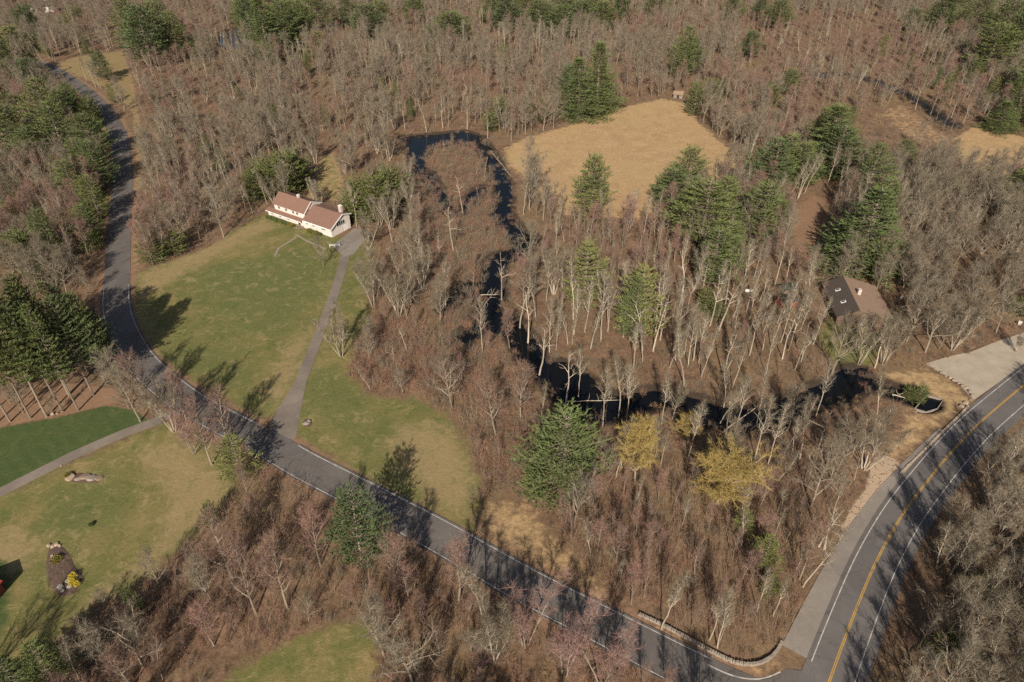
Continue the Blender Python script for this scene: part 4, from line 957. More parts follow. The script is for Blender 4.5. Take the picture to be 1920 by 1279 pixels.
DESC = {'spreading': 'broad grey bare tree', 'slender': 'tall slender pale bare tree', 'vase': 'many-stemmed fanning pale bare tree', 'maple': 'reddish budding bare tree', 'pink': 'pink budding bare tree',
        'pole': 'thin reddish bare tree', 'snag': 'gaunt pale near-dead tree', 'willow': 'golden-twigged willow', 'white_pine': 'full dark green pine', 'tall_pine': 'high-crowned bare-trunked pine',
        'spruce': 'conical dark green spruce', 'young_pine': 'light yellow-green young pine', 'cedar': 'rounded bushy evergreen'}
NAMES = {'willow': 'willow_tree', 'white_pine': 'pine_tree', 'tall_pine': 'pine_tree', 'spruce': 'spruce_tree', 'young_pine': 'pine_tree', 'cedar': 'evergreen_bush'}
TREES = []   # dicts
def add_bare(style, base, top=None, H=None, wide=None, hand=True, tilt=0.0, rot=None):
    x, y = P(*base); h = min(15.5, H or height_for(base, top))
    TREES.append(dict(style=style, x=x, y=y, H=h, wide=wide, hand=hand, tilt=tilt, px=base))
# --- evergreens: base pixel, top row, crown width in photo pixels
for st_n, bs, ty, w in [
    ('white_pine',(285,122),8,95),('white_pine',(335,112),25,55),('spruce',(505,112),-6,70),('white_pine',(545,100),0,75),('white_pine',(480,95),-5,60),('white_pine',(600,62),-18,60),('white_pine',(690,75),8,70),('white_pine',(650,50),-10,60),('white_pine',(720,50),0,50),
    ('white_pine',(850,80),22,85),('white_pine',(955,60),-5,75),('white_pine',(1010,72),-2,70),('white_pine',(1048,82),10,60),('white_pine',(1085,66),0,75),('white_pine',(1130,58),2,60),('white_pine',(780,45),-10,50),('white_pine',(1230,30),-10,50),
    ('spruce',(1118,212),78,72),('spruce',(1082,222),105,66),('white_pine',(1066,205),120,50),('white_pine',(1275,150),50,50),('white_pine',(1290,140),70,45),('white_pine',(1400,108),56,42),('white_pine',(1455,52),-4,60),('white_pine',(1475,178),128,38),('white_pine',(1425,40),-5,45),
    ('spruce',(1755,66),-8,75),('white_pine',(1700,60),15,40),('white_pine',(1845,140),42,95),('white_pine',(1895,135),5,85),('white_pine',(1915,200),95,75),('white_pine',(1935,110),-5,80),('spruce',(1868,246),190,55),('white_pine',(1820,70),-10,70),
    ('white_pine',(1893,392),315,95),('white_pine',(1940,400),330,80),('white_pine',(1690,312),262,45),
    ('white_pine',(1285,372),276,58),('white_pine',(1252,390),315,70),('white_pine',(1315,458),338,100),('white_pine',(1282,440),350,60),('white_pine',(1345,430),330,62),('white_pine',(1430,372),262,85),('white_pine',(1462,350),250,70),('white_pine',(1495,352),268,60),
    ('spruce',(1540,322),196,90),('white_pine',(1565,335),235,70),('white_pine',(1525,300),205,60),('white_pine',(1412,462),345,84),('white_pine',(1445,440),362,50),('white_pine',(1330,532),425,80),('white_pine',(1350,520),415,60),
    ('spruce',(1600,503),350,110),('white_pine',(1640,440),335,70),('white_pine',(1622,385),270,60),('spruce',(1632,500),400,70),('white_pine',(1112,402),292,66),('young_pine',(1105,418),358,50),('young_pine',(1092,578),455,72),('young_pine',(1192,628),500,72),('white_pine',(1180,640),520,50),
    ('white_pine',(255,100),-2,60),('white_pine',(310,95),0,60),('white_pine',(530,70),-25,70),('white_pine',(570,85),0,60),('white_pine',(465,60),-25,60),('white_pine',(980,40),-20,60),('white_pine',(1060,55),-15,70),('white_pine',(1110,45),-15,70),('white_pine',(1160,45),-8,50),('white_pine',(920,45),-12,50),('young_pine',(600,110),60,40),('white_pine',(1870,90),-5,80),('white_pine',(1900,230),140,60),('white_pine',(1790,40),-20,60),('white_pine',(1370,40),-5,45),('white_pine',(150,60),15,50),('white_pine',(60,75),10,60),('young_pine',(30,100),50,60),('white_pine',(130,235),165,60),('white_pine',(150,380),300,55),('cedar',(120,440),405,70),('cedar',(175,470),440,50),('cedar',(90,540),505,70),('cedar',(30,480),440,60),
    ('white_pine',(196,352),262,60),('white_pine',(190,412),330,56),('white_pine',(182,300),212,62),('white_pine',(150,228),155,55),('white_pine',(172,455),385,50),
    ('white_pine',(60,160),108,60),('white_pine',(100,268),150,75),('white_pine',(125,300),195,75),('white_pine',(30,310),190,90),('white_pine',(75,330),240,60),('white_pine',(165,345),262,55),('white_pine',(20,150),60,60),('white_pine',(200,150),95,40),('white_pine',(375,108),70,40),('white_pine',(15,240),150,60),('cedar',(60,510),440,70),('white_pine',(110,500),395,55),
    ('tall_pine',(147,770),575,75),('tall_pine',(118,772),560,85),('tall_pine',(88,782),548,90),('tall_pine',(58,785),552,85),('tall_pine',(20,792),545,90),('tall_pine',(-10,800),560,90),('tall_pine',(175,742),560,85),('tall_pine',(200,722),555,80),('tall_pine',(130,742),540,90),('tall_pine',(70,745),528,90),('tall_pine',(20,745),520,95),('tall_pine',(-40,760),520,90),('tall_pine',(215,705),585,60),('tall_pine',(165,700),545,80),('tall_pine',(105,700),520,80),('tall_pine',(-60,820),570,90),('tall_pine',(45,700),525,85),
    ('white_pine',(1058,930),778,150),('white_pine',(680,1062),917,95),('cedar',(1000,940),880,42),('young_pine',(1390,1000),960,36),('young_pine',(1428,1060),1010,50),('young_pine',(1440,1115),1080,34),
    ('white_pine',(120,1300),1205,90),('white_pine',(60,1320),1235,85),('cedar',(400,985),950,40),('cedar',(262,1150),1115,40),('young_pine',(455,892),822,62),
    ('cedar',(510,364),306,90),('cedar',(545,360),290,88),('cedar',(480,374),322,70),('cedar',(566,350),296,56),('cedar',(530,370),318,80),('cedar',(675,404),342,72),('cedar',(705,408),334,84),('cedar',(738,388),322,74),('cedar',(662,415),368,46),('cedar',(690,415),360,70),('cedar',(725,405),350,66),('cedar',(292,492),455,55),('cedar',(330,478),440,50),
    ('cedar',(1905,590),560,45),('cedar',(1720,748),722,42),('cedar',(1704,742),722,34),('cedar',(1345,600),570,40),('cedar',(1320,585),545,46),('cedar',(1330,185),150,45),('cedar',(1300,215),160,40),('cedar',(920,245),215,36),('cedar',(1010,225),190,44),('young_pine',(1830,1130),1090,50),('cedar',(1750,1240),1190,55),('cedar',(1440,200),160,38),
    ]:
    x, y = P(*bs); TREES.append(dict(style=st_n, x=x, y=y, H=height_for(bs, ty), wide=w, hand=True, tilt=0.01, px=bs))
# --- bare trees that stand out
for a in [('vase',(748,592),418),('vase',(700,575),440),('vase',(792,540),385),('slender',(835,570),395),('spreading',(772,470),330),('vase',(1038,552),398),('vase',(640,668),575),('spreading',(607,500),446),('vase',(690,470),400),('vase',(735,430),330),('spreading',(660,330),215),
    ('spreading',(263,790),655),('maple',(283,768),640),('spreading',(242,765),600),('vase',(326,808),690),('maple',(352,802),700),('maple',(398,872),765),('maple',(430,842),745),('pink',(365,850),768),('pole',(425,880),800),('vase',(300,488),365),('spreading',(345,470),330),('spreading',(420,445),265),('vase',(592,306),165),('spreading',(540,390),290),
    ('spreading',(775,1285),1085),('vase',(925,1240),1075),('pink',(985,1210),1085),('pink',(1130,1290),1130),('pink',(1060,1262),1140),('maple',(860,1130),1020),('slender',(905,1160),1010),('maple',(745,1120),1015),('spreading',(720,1230),1130),('spreading',(1078,988),882),('maple',(930,815),650),('maple',(975,790),680),('spreading',(848,765),650),('slender',(905,660),480),
    ('snag',(975,612),470),('snag',(990,640),490),('snag',(868,400),330),('snag',(850,470),345),('slender',(1005,600),440),('snag',(940,560),440),('slender',(1030,660),500),('snag',(1010,700),600),('slender',(1085,740),560),('snag',(1060,760),640),('slender',(1160,780),610),('slender',(1175,790),620),('slender',(1130,800),640),
    ('slender',(1240,800),640),('slender',(1290,860),700),('slender',(1415,860),690),('slender',(1440,870),660),('slender',(1470,850),640),('slender',(1500,860),680),('slender',(1380,800),640),('slender',(1420,790),610),('slender',(1350,790),620),('slender',(1255,690),500),('slender',(1310,680),500),('slender',(1360,700),520),
    ('vase',(1610,682),545),('vase',(1655,684),556),('vase',(1785,655),560),('spreading',(1735,660),560),('spreading',(1700,640),520),('slender',(1640,690),570),('spreading',(1560,700),590),('slender',(1530,780),640),('vase',(1620,880),760),('spreading',(1560,905),800),('spreading',(1520,950),830),('slender',(1640,800),690),
    ('slender',(1778,1088),930),('vase',(1810,1185),1045),('spreading',(1780,1270),1150),('spreading',(1865,1160),1000),('vase',(1760,1060),950),('spreading',(1895,1010),860),('spreading',(1840,1010),880),('slender',(1870,900),770),('spreading',(1905,1240),1090),('spreading',(1845,950),820),('vase',(1850,1290),1150),
    ('slender',(830,243),120),('slender',(800,248),140),('slender',(876,242),130),('spreading',(720,250),130),('vase',(1000,215),120),('slender',(945,240),120),('spreading',(990,330),255),('vase',(1000,360),285),
    ('willow',(1190,908),768),('willow',(1345,945),795),('willow',(1288,830),782),('slender',(1155,895),730),('snag',(1535,1025),930),('snag',(1545,1030),950),('slender',(1505,1100),980),('slender',(1240,1180),1070),('slender',(1330,1200),1110),('slender',(1345,1215),1120),
    ('spreading',(300,1100),1040),('spreading',(400,1130),1050),('maple',(480,1150),1010),('maple',(540,1140),1000),('spreading',(270,1250),1160),('spreading',(215,1260),1180),('maple',(600,1060),950),('maple',(440,1090),985),('slender',(1690,610),470),('spreading',(1810,600),440),('spreading',(1870,590),430),('vase',(1905,660),620)]:
    add_bare(a[0], a[1], a[2], wide={('willow'): 0}.get(a[0]))
for t in TREES:
    if t['style'] == 'willow': t['wide'] = {1190: 118, 1345: 190, 1288: 66}[t['px'][0]]

# --- the rest of the wood, stand by stand (outline of the stand, share kept, kinds, heights)
ZN = [
 ([(460,385),(470,305),(560,285),(600,280),(650,290),(760,310),(765,425),(655,425),(560,385)], .22, dict(vase=.6, spreading=.4), (9, 12)),
 ([(60,1290),(60,1225),(185,1125),(270,1085),(330,1025),(400,985),(440,1000),(360,1080),(300,1150),(220,1220),(140,1290)], .7, dict(spreading=.6, maple=.4), (2.2, 4.0)),
 ([(1580,590),(1740,590),(1740,690),(1600,700),(1560,640)], .7, dict(slender=.5, spreading=.5), (8, 12)),
 ([(765,262),(905,255),(935,300),(935,420),(975,470),(915,520),(905,620),(850,650),(800,560),(790,420)], .12, dict(snag=.5, spreading=.1, maple=.4), (4, 7)),
 ([(640,580),(780,600),(870,640),(985,690),(1000,780),(990,930),(905,930),(880,800),(780,740),(650,720)], .26, dict(maple=.7, spreading=.15, snag=.15), (4, 8)),
 ([(980,420),(1240,400),(1320,520),(1250,580),(1060,560),(990,520)], .85, dict(pole=.45, maple=.25, slender=.3), (9, 13)),
 ([(990,560),(1250,560),(1420,500),(1560,560),(1545,720),(1430,770),(1240,725),(1060,700),(1000,620)], .75, dict(slender=.74, pole=.16, snag=.10), (12, 17)),
 ([(1000,780),(1240,760),(1420,800),(1560,760),(1640,720),(1650,820),(1600,930),(1180,900),(1000,900)], .45, dict(slender=.45, spreading=.3, snag=.25), (7, 12)),
 ([(980,930),(1200,895),(1600,900),(1590,985),(1480,1190),(1430,1230),(1320,1200),(1180,1140),(1070,1060)], 1.0, dict(pole=.62, maple=.2, slender=.18), (7, 11.5)),
 ([(430,900),(500,870),(760,1010),(820,1045),(960,1130),(900,1200),(720,1180),(640,1150),(540,1185),(400,1240),(240,1290),(100,1290),(250,1110),(380,1000)], .95, dict(maple=.42, pole=.3, spreading=.28), (5, 9.5)),
 ([(720,1130),(960,1130),(1260,1290),(1260,1500),(650,1500)], .6, dict(maple=.35, spreading=.4, pink=.25), (5, 9)),
 ([(1590,1330),(1640,1180),(1700,1040),(1780,930),(1860,850),(1960,760),(2400,700),(2400,1700),(1560,1700)], .9, dict(spreading=.6, slender=.2, vase=.2), (9, 13)),
 ([(1380,40),(1660,40),(1760,170),(1700,170),(1500,135),(1430,190),(1380,150)], .95, dict(pole=.5, maple=.3, slender=.2), (9, 13)),
 ([(1640,390),(1960,380),(1960,620),(1740,660),(1660,600)], .9, dict(spreading=.7, slender=.2, vase=.1), (10, 14)),
 ([(-400,560),(230,560),(260,800),(-400,900)], .35, dict(spreading=.6, pole=.4), (5, 9)),
 ([(-400,160),(130,160),(195,240),(205,420),(190,560),(-400,560)], .85, dict(spreading=.5, slender=.25, maple=.25), (10, 14)),
 ([(256,330),(262,180),(420,140),(620,180),(600,330),(480,400),(300,490),(262,480)], .85, dict(spreading=.55, slender=.2, maple=.15, vase=.1), (9, 13)),
 ([(640,350),(700,230),(760,250),(780,420),(800,560),(720,590),(690,540),(700,440)], .8, dict(vase=.5, spreading=.35, slender=.15), (10, 14)),
 ([(1500,200),(1640,200),(1790,300),(1700,330),(1540,330)], .8, dict(maple=.4, pole=.4, spreading=.2), (6, 10)),
]
def pt_in(pts, poly): return inside(pts, np.array(poly, float))
def cand(step, ylo, yhi, seed):
    r = np.random.RandomState(seed); out = []
    ys = np.arange(ylo, yhi, step)
    for yy in ys:
        dep = yy * ct + CAM_H * st; hw = 1110 * dep / FPX + 12
        xs = np.arange(-hw, hw, step); out.append(np.stack([xs, np.full(len(xs), yy)], 1))
    o = np.vstack(out); return o + r.uniform(-.46, .46, o.shape) * step
OPEN = ['lawn_house','lawn_left','lawn_bright','lawn_edge','lawn_south','meadow','meadow_nw','meadow_ne','marsh_ne','clear_back','yard_east','verge_east','path_east','strip_road','verge_south','sand','gravel']
def open_sd(q):
    s = np.full(len(q), -30.0)
    for k in OPEN: s = np.maximum(s, sdist(q, POLY[k]))
    return s
BLD = [(HOUSE_A + np.array([-.84, .545]) * 8 + np.array([.545, .84]) * 4.5, 10.5), (HOUSE_A + np.array([-.84, .545]) * 23 + np.array([.545, .84]) * 4.5, 10.5), (ctr, 11), (np.array(P(1472, 562)), 5), (np.array(P(1271, 184)), 5), (np.array(P(82, 22)), 9), (np.array(P(-6, 1150)) + np.array([-4.1, 1.2]), 6), (np.array(P(1740, 755)), 6), (np.array(P(1405,549)), 2.5)]
def bld_ok(q):
    k = np.ones(len(q), bool)
    for c, rr in BLD: k &= np.hypot(q[:,0]-c[0], q[:,1]-c[1]) > rr
    return k
fill = np.vstack([cand(4.0, 32, 260, 1), cand(5.3, 260, 480, 2), cand(6.3, 480, 800, 3)])
ok = (open_sd(fill) < -0.8) & (road_sd(fill) < -2.3) & (water_sd(fill) < 0.3) & bld_ok(fill)
sh_line = line_sd(fill, MAIN, 9.0); ok &= ~((sh_line > 0) & (fill[:,0] < np.interp(fill[:,1], MAIN[:,1], MAIN[:,0])))
fill = fill[ok]
px = np.array([proj(a, b_)[:2] for a, b_ in fill])
zi = np.full(len(fill), -1)
for k in range(len(ZN) - 1, -1, -1): zi[pt_in(px, ZN[k][0])] = k
rf = random.Random(5); hand_xy = np.array([(t['x'], t['y']) for t in TREES])
def pick(r, d):
    u = r.random() * sum(d.values())
    for k, v in d.items():
        u -= v
        if u <= 0: return k
    return k
pine_xy = np.array([(t['x'], t['y'], 1.6 if t['style'] in PINE else 1.2) for t in TREES])
wf_ = water_sd(fill); b1 = bumps(fill[:,0], fill[:,1], 11.0)
b1 = np.where((wf_ > -6.5) & (px[:,1] > 240), np.minimum(b1, -0.42), b1); b2 = bumps(fill[:,0]+300, fill[:,1]-120, 19.0); b3 = bumps(fill[:,0]-210, fill[:,1]+77, 26.0)
n_ever = 0
for (x, y), z_, p_, c1, c2, c3 in zip(fill, zi, px, b1, b2, b3):
    keep_, kinds, (h0, h1) = ZN[z_][1:] if z_ >= 0 else (.8, dict(spreading=.45, slender=.28, maple=.17, pole=.1), (10, 15))
    if rf.random() > keep_ * min(1.0, max(.12, .8 + 1.6 * c1)): continue
    if (np.hypot(pine_xy[:,0]-x, pine_xy[:,1]-y) < pine_xy[:,2]).any(): continue
    kinds = dict(kinds)
    for kk, gain in (('maple', math.exp(4*c2)), ('pole', math.exp(3*c2)), ('spreading', math.exp(-4*c2)), ('slender', math.exp(4*c3)), ('vase', math.exp(-3*c3))):
        if kk in kinds: kinds[kk] *= gain
    s_ = pick(rf, kinds); h_ = rf.uniform(h0, h1) * (1 + .35 * c3 - .2 * c2) * rf.choice((.7, .9, 1, 1, 1.1))
    west = p_[0] < 215 and 90 < p_[1] < 570; far = p_[1] < 110; ne = p_[0] > 1680 and p_[1] < 210
    if -30 < p_[0] < 1950 and p_[1] > 12 and n_ever < 110 and rf.random() < (.10 if west else .15 if ne else .035 if far else .012 if p_[1] < 330 else 0) * (1 + 3*max(0, c3)):
        n_ever += 1; TREES.append(dict(style=rf.choice(('white_pine', 'white_pine', 'spruce', 'cedar', 'young_pine')), x=float(x), y=float(y), H=rf.uniform(6, 13), wide=None, hand=False, tilt=.02, px=tuple(p_))); continue
    if s_ == 'pole': h_ *= .85
    TREES.append(dict(style=s_, x=float(x), y=float(y), H=h_, wide=None, hand=False, tilt=rf.uniform(0, .07), px=tuple(p_)))

# --- put them up: evergreens, the marked ones and the largest in view one by one, the rest as one far wood
def view_size(t):
    u, v, dep = proj(t['x'], t['y']); u2, v2, d2 = proj(t['x'], t['y'], t['H'])
    if u < -20 or u > 1940 or v2 > 1260 or v < 5 or d2 < 5: return 0.0
    return (min(v, 1279) - max(v2, 0)) * (1.25 if 0 < u < 1920 and v < 1275 else 0.5)
for t in TREES: t['size'] = view_size(t)
ever = [t for t in TREES if t['style'] in PINE]; bare = [t for t in TREES if t['style'] in BARE]
bare.sort(key=lambda t: -(t['size'] + (1000 if t['hand'] else 0)))
solo = bare[:296] + ever; wood = bare[296:]
rp = random.Random(21); SRC = {}
def put(t):
    st_n = t['style']; src = BARE.get(st_n) or PINE[st_n]
    if 'var' not in t: t['var'] = rp.randrange(len(src))
    v = src[t['var']]; s = t['H'] / v[0]; sx = s
    u, vv_, dep = proj(t['x'], t['y'])
    if t['wide'] and st_n in PINE: sx = t['wide'] / 2 * dep / FPX / v[1] * (1.0 if st_n == 'tall_pine' else 1.0 if st_n == 'cedar' else 1.5 if (1200 < t['px'][0] < 1660 and 320 < t['px'][1] < 560) else 1.3)
    elif t['wide']: sx = t['wide'] / 2 * dep / FPX / 5.2
    elif not t['hand'] or st_n != 'willow': sx = s * rp.uniform(.9, 1.15)
    e = empty(NAMES.get(st_n, 'bare_tree'), (t['x'], t['y'], t['z']), (rp.uniform(-1, 1) * t['tilt'], rp.uniform(-1, 1) * t['tilt'], rp.uniform(0, 6.283)), (sx, sx, s))
    tr = link('trunk', v[-2], e); cr = link('crown', v[-1], e)
    SRC.setdefault((st_n, t['var']), (tr, cr)); t['obj'] = e
    return e
# every shape needs one standing tree that the far wood repeats
seen = {}
for t in solo:
    n_ = len(BARE.get(t['style']) or PINE[t['style']]); k = seen.get(t['style'], 0); t['var'] = k if k < n_ else rp.randrange(n_); seen[t['style']] = k + 1
for t, z_ in zip(solo, ground_z(np.array([t['x'] for t in solo]), np.array([t['y'] for t in solo]))): t['z'] = float(z_)
for t in solo: put(t)
# labels: kind, neighbourhood, then place in the row
byk = {}
for t in solo:
    a = int(np.argmin(np.hypot(ANW[:,0]-t['x'], ANW[:,1]-t['y']))); byk.setdefault((DESC[t['style']], ANCH[a][2]), []).append(t)
for (d_, ph), ts in byk.items():
    ts.sort(key=lambda t: proj(t['x'], t['y'])[0])
    for k, t in enumerate(ts):
        lab = f'{d_} {ph}' + ('' if len(ts) == 1 else (', left one' if k == 0 else ', right one') if len(ts) == 2 else f', {ordw(k+1)} from left')
        g = 'bare trees of the wood' if t['style'] in BARE and t['style'] != 'willow' else ('golden willows' if t['style'] == 'willow' else 'evergreens of the wood')
        tag(t['obj'], lab, 'bush' if t['style'] == 'cedar' else 'tree', g)

def scatter(name, pts, sources, label, cat):
    """one mass: pts rows (x,y,z,rx,ry,rz,sx,sz,var), sources: per variant a tuple of objects whose shape is repeated"""
    pts = np.array(pts, float); me = bpy.data.meshes.new(name); me.from_pydata(pts[:, :3].tolist(), [], [])
    a = me.attributes.new('rot', 'FLOAT_VECTOR', 'POINT'); a.data.foreach_set('vector', pts[:, 3:6].astype(np.float32).ravel())
    a = me.attributes.new('scl', 'FLOAT_VECTOR', 'POINT'); a.data.foreach_set('vector', pts[:, [6, 6, 7]].astype(np.float32).ravel())
    a = me.attributes.new('var', 'INT', 'POINT'); a.data.foreach_set('value', pts[:, 8].astype(np.int32))
    o = link(name, me); tag(o, label, cat, kind='stuff')
    ng = bpy.data.node_groups.new(name, 'GeometryNodeTree')
    ng.interface.new_socket('Geometry', in_out='INPUT', socket_type='NodeSocketGeometry'); ng.interface.new_socket('Geometry', in_out='OUTPUT', socket_type='NodeSocketGeometry')
    gi = ng.nodes.new('NodeGroupInput'); go = ng.nodes.new('NodeGroupOutput'); jn_ = ng.nodes.new('GeometryNodeJoinGeometry'); L = ng.links
    def attr(nm, ty): n_ = ng.nodes.new('GeometryNodeInputNamedAttribute'); n_.data_type = ty; n_.inputs['Name'].default_value = nm; return n_.outputs['Attribute']
    rot, scl, var = attr('rot', 'FLOAT_VECTOR'), attr('scl', 'FLOAT_VECTOR'), attr('var', 'INT')
    for k, objs in enumerate(sources):
        cmp = ng.nodes.new('FunctionNodeCompare'); cmp.data_type = 'INT'; cmp.operation = 'EQUAL'
        ints = [i for i in cmp.inputs if i.type == 'INT']; L.new(var, ints[0]); ints[1].default_value = k
        for ob in objs:
            oi = ng.nodes.new('GeometryNodeObjectInfo'); oi.transform_space = 'ORIGINAL'; oi.inputs['Object'].default_value = ob; oi.inputs['As Instance'].default_value = True
            ip = ng.nodes.new('GeometryNodeInstanceOnPoints'); L.new(gi.outputs[0], ip.inputs['Points']); L.new(cmp.outputs[0], ip.inputs['Selection'])
            L.new(oi.outputs['Geometry'], ip.inputs['Instance']); L.new(rot, ip.inputs['Rotation']); L.new(scl, ip.inputs['Scale']); L.new(ip.outputs[0], jn_.inputs[0])
    L.new(jn_.outputs[0], go.inputs[0]); md = o.modifiers.new('scatter', 'NODES'); md.node_group = ng
    return o
keys = sorted(k for k in SRC if k[0] in BARE and k[0] != 'willow'); kidx = {k: i for i, k in enumerate(keys)}
wz = ground_z(np.array([t['x'] for t in wood]), np.array([t['y'] for t in wood]))
pts = []
for t, z_ in zip(wood, wz):
    vs = [k for k in keys if k[0] == t['style']]; k = rp.choice(vs); s = t['H'] / BARE[k[0]][k[1]][0]
    pts.append((t['x'], t['y'], z_, rp.uniform(-1, 1)*t['tilt'], rp.uniform(-1, 1)*t['tilt'], rp.uniform(0, 6.28), s*rp.uniform(.9, 1.2), s, kidx[k]))
scatter('far_woodland', pts, [SRC[k] for k in keys], 'grey and reddish mass of leafless trees filling the far woods', 'woodland')
print('TREES', len(TREES), 'solo', len(solo), 'wood', len(wood))

# ------------------------------------------------------------------ shrubs one can point at
SSRC = {}
def shrub(kind, base, H, wide, label, k=None, group=None, name=None, cat='shrub'):
    v = SHRUB[kind]; k = rnd.randrange(len(v)) if k is None else k; h0 = {'brown': 2.3, 'red': 2.6, 'tan': 1.3, 'sapling': 5.5, 'green': 1.8, 'yellow': 1.6}[kind]; w0 = {'brown': 2.6, 'red': 2.6, 'tan': 2.4, 'sapling': 3.2, 'green': 2.6, 'yellow': 2.2}[kind]
    x, y = P(*base); o = link(name or 'shrub', v[k]); o.location = (x, y, gz(x, y)); o.rotation_euler.z = rnd.uniform(0, 6); o.scale = (wide/w0, wide/w0, H/h0); tag(o, label, cat, group)
    SSRC.setdefault((kind, k), (o,)); return o
shrub('brown', (893,936), 2.0, 3.6, 'round brown bush alone near the lower lawn tip', 0)
shrub('brown', (735,1190), 3.0, 6.0, 'dark brown rounded thicket bush beside the south lawn', 1)
shrub('brown', (475,965), 3.4, 7.0, 'dark bush mass on the lawn corner below the road', 2)
shrub('brown', (700,720), 2.4, 3.4, 'grey twiggy bush in the brush at the lawn corner', 3)
shrub('red', (500,795), 1.6, 3.6, 'reddish bush at the road edge opposite the driveway', 0)
shrub('red', (262,625), 1.8, 3.0, 'reddish brush at the inner road curve', 1); shrub('red', (275,645), 1.6, 3.0, 'second reddish bush beside the inner road curve', 2)
shrub('tan', (1650,700), 1.2, 2.6, 'tan dry tuft on the verge by the east pond', 0); shrub('tan', (1700,690), 1.2, 2.6, 'tan dry tuft on the verge below the brown yard', 1)
for k, p_ in enumerate([(735,690),(800,735),(880,790)]): shrub('sapling', p_, 4.2, 4.5, f'clump of reddish saplings along the brushy lawn edge, {ordw(k+1)} from left', k, 'sapling clumps on the lawn edge', 'sapling_clump', 'sapling')
def on_house(s, d): p_ = HOUSE_A + np.array([-.84, .545]) * s + np.array([.545, .84]) * d; return proj(p_[0], p_[1])[:2]
for k in range(9): shrub('yellow' if k in (0, 1) else 'green', on_house(16.8+k*1.5, -1.7), 1.25, 1.9, f'clipped hedge bush along the house front, {ordw(9-k)} from the west end', k % 2, 'hedge bushes along the house front', 'hedge_bush')
for k, s_ in enumerate((4.6, 6.2, 7.8, 9.4)): shrub('yellow' if k % 2 else 'green', on_house(s_, -1.4), 1.3, 1.9, f'foundation shrub under the east wing windows, {ordw(k+1)} from the gable corner', k % 2, 'foundation shrubs under the east wing')
M['flower_yellow'] = simple('yellow_flowers', (0.72, 0.55, 0.05), (0.50, 0.40, 0.05), 3.0); M['flower_white'] = simple('white_flowers', (0.82, 0.80, 0.74), (0.62, 0.60, 0.52), 3.0)
FL = {'yellow': gen_leafy(40, .8, .55, 420, .07).mesh('yellow_flowers', [M['bark_grey'], M['flower_yellow']]), 'white': gen_leafy(41, .6, .5, 380, .07).mesh('white_flowers', [M['bark_grey'], M['flower_white']])}
for c_, bs, s, lab in [('yellow',(138,1085),1.5,'bright yellow flower clump topmost in the garden bed'),('yellow',(137,1095),1.3,'yellow flower clump in the bed middle by white ones'),('yellow',(145,1098),1.1,'yellow flower clump at the right rim of bed'),('white',(128,1092),.8,'white flower clump beside the yellow flowers'),('white',(114,1103),1.0,'largest white flower clump low in the bed'),('white',(131,1102),.8,'white flower clump at the foot of the yellow ones'),('white',(118,1110),.7,'faint white flower clump at the bottom of bed'),('white',(98,1044),.5,'tiny white flowers near the pale stones')]:
    x, y = P(*bs); o = link('flower_clump', FL[c_]); o.location = (x, y, .12); o.scale = (s, s, s); tag(o, lab, 'flowers')
shrub('yellow', (107,1052), 1.0, 1.9, 'olive-green mound shrub in the upper garden bed'); shrub('brown', (104,1072), .8, 2.2, 'purplish twiggy low shrub in the bed centre'); shrub('brown', (124,1050), .9, 2.0, 'grey twiggy shrub at the bed right rim'); shrub('brown', (150,1084), 1.0, 1.8, 'small twiggy shrub on the bed tongue'); shrub('brown', (118,1082), .7, 2.0, 'low brown shrub left of the yellow flowers'); shrub('brown', (138,1110), .8, 1.8, 'dark low shrub at the lower rim of bed')
shrub('green', (172,986), .9, 1.0, 'tiny dark evergreen alone on the left lawn', 0); shrub('yellow', (128,893), .9, 1.4, 'olive tuft at the rock bed western end', 0)
# fallen trunks
def log(a, c, r_, label, za=.25, zc=.25):
    x0, y0 = P(*a); x1, y1 = P(*c); mb = MB(); p0 = Vector((x0, y0, za)); p1 = Vector((x1, y1, zc)); r = random.Random(a[0])
    p_ = [p0.lerp(p1, k/5) + Vector((r.uniform(-.15, .15), r.uniform(-.15, .15), r.uniform(-.05, .08))) for k in range(6)]
    e = empty('fallen_log', (0, 0, 0)); tag(e, label, 'log'); mb.tube(p_, [r_*(1-.12*k) for k in range(6)], 7); mb.obj('stem', M['bark_pale'], e, smooth=True)
    for k in (2, 3, 4):
        b2 = MB(); d = (rv(r) + Vector((0, 0, 1.2))).normalized(); b2.tube([p_[k], p_[k] + d*1.2, p_[k] + d*1.9 + rv(r)*.2], [r_*.4, r_*.25, .015], 5); b2.obj('branch', M['bark_pale'], e)
log((899,553),(935,553), .16, 'white log lying level across the narrow stream', .0, .1); log((903,580),(928,545), .14, 'white log slanting up from the dark stream', -.3, .5)
log((1062,751),(1165,749), .15, 'long grey log across the wide stream pool', -.25, -.2); log((920,283),(957,330), .18, 'fallen pale tree along the pond right bank', .1, .3); log((905,345),(915,290), .15, 'fallen pale tree leaning out from the pond island', -.2, .6)
log((1350,815),(1430,765), .16, 'pale fallen trunk leaning over the lower stream', .2, 2.2); log((1672,741),(1697,748), .2, 'short pale log beside the culvert pool', .2, .3)

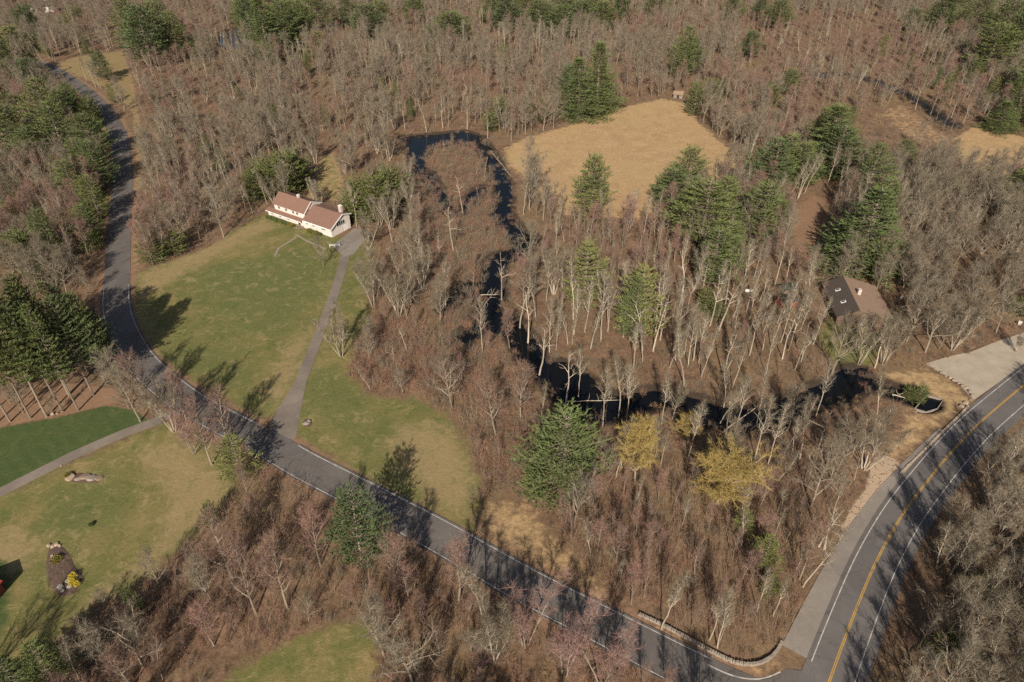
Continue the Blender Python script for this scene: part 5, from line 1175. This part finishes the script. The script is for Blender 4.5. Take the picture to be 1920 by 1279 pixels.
# ------------------------------------------------------------------ undergrowth: one uncountable mass
UZ = [
 ([(765,262),(905,255),(935,300),(935,420),(975,470),(915,520),(905,620),(850,650),(800,560),(790,420)], .95, dict(brown=.75, red=.25), (.7, 1.15)),
 ([(640,580),(780,600),(870,640),(985,690),(1000,780),(990,930),(905,930),(880,800),(780,740),(650,720)], .95, dict(red=.55, brown=.35, sapling=.1), (.7, 1.2)),
 ([(980,930),(1200,895),(1600,900),(1590,985),(1480,1190),(1430,1230),(1320,1200),(1180,1140),(1070,1060)], .9, dict(sapling=.6, red=.25, brown=.15), (.55, 1.1)),
 ([(430,900),(500,870),(760,1010),(820,1045),(960,1130),(900,1200),(720,1180),(640,1150),(540,1185),(400,1240),(240,1290),(100,1290),(250,1110),(380,1000)], .85, dict(sapling=.4, red=.42, brown=.18), (.6, 1.0)),
 ([(720,1130),(960,1130),(1260,1290),(1260,1500),(650,1500)], .7, dict(tan=.35, red=.35, brown=.3), (.7, 1.0)),
 ([(-400,660),(230,660),(260,800),(-400,900)], .06, dict(brown=1), (.4, .7)),
 ([(1640,200),(1700,180),(1800,260),(1790,300),(1640,230)], .7, dict(tan=.7, brown=.3), (.8, 1.1)),
]
uc = np.vstack([cand(2.0, 34, 230, 7), cand(2.7, 230, 420, 8)])
uw = water_sd(uc); ok = (road_sd(uc) < -1.7) & ((uw < 0.5) | ((uw < 1.6) & (NP.rand(len(uc)) < .4))) & bld_ok(uc)
osd = open_sd(uc); ok &= osd < 0.1
sh_line = line_sd(uc, MAIN, 8.6); ok &= ~((sh_line > 0) & (uc[:,0] < np.interp(uc[:,1], MAIN[:,1], MAIN[:,0])))
uc = uc[ok]; upx = np.array([proj(a, b_)[:2] for a, b_ in uc]); zi = np.full(len(uc), -1)
for k in range(len(UZ) - 1, -1, -1): zi[pt_in(upx, UZ[k][0])] = k
uz_ = ground_z(uc[:,0], uc[:,1]); skeys = sorted(k for k in SSRC if k[0] not in ('green', 'yellow')); sidx = {k: i for i, k in enumerate(skeys)}; pts = []
for (x, y), z_, gzv in zip(uc, zi, uz_):
    keep_, kinds, (s0, s1) = UZ[z_][1:] if z_ >= 0 else (.62, dict(brown=.42, tan=.3, red=.2, sapling=.08), (.4, .9))
    if rf.random() > keep_: continue
    kd = pick(rf, kinds); k = rf.choice([q_ for q_ in skeys if q_[0] == kd]); s = rf.uniform(s0, s1)
    pts.append((x, y, gzv, rf.uniform(-.08, .08), rf.uniform(-.08, .08), rf.uniform(0, 6.28), s*rf.uniform(.9, 1.3), s, sidx[k]))
scatter('undergrowth', pts, [SSRC[k] for k in skeys], 'dense brown and reddish leafless brush covering the wood floor', 'undergrowth')
print('UNDERGROWTH', len(pts))
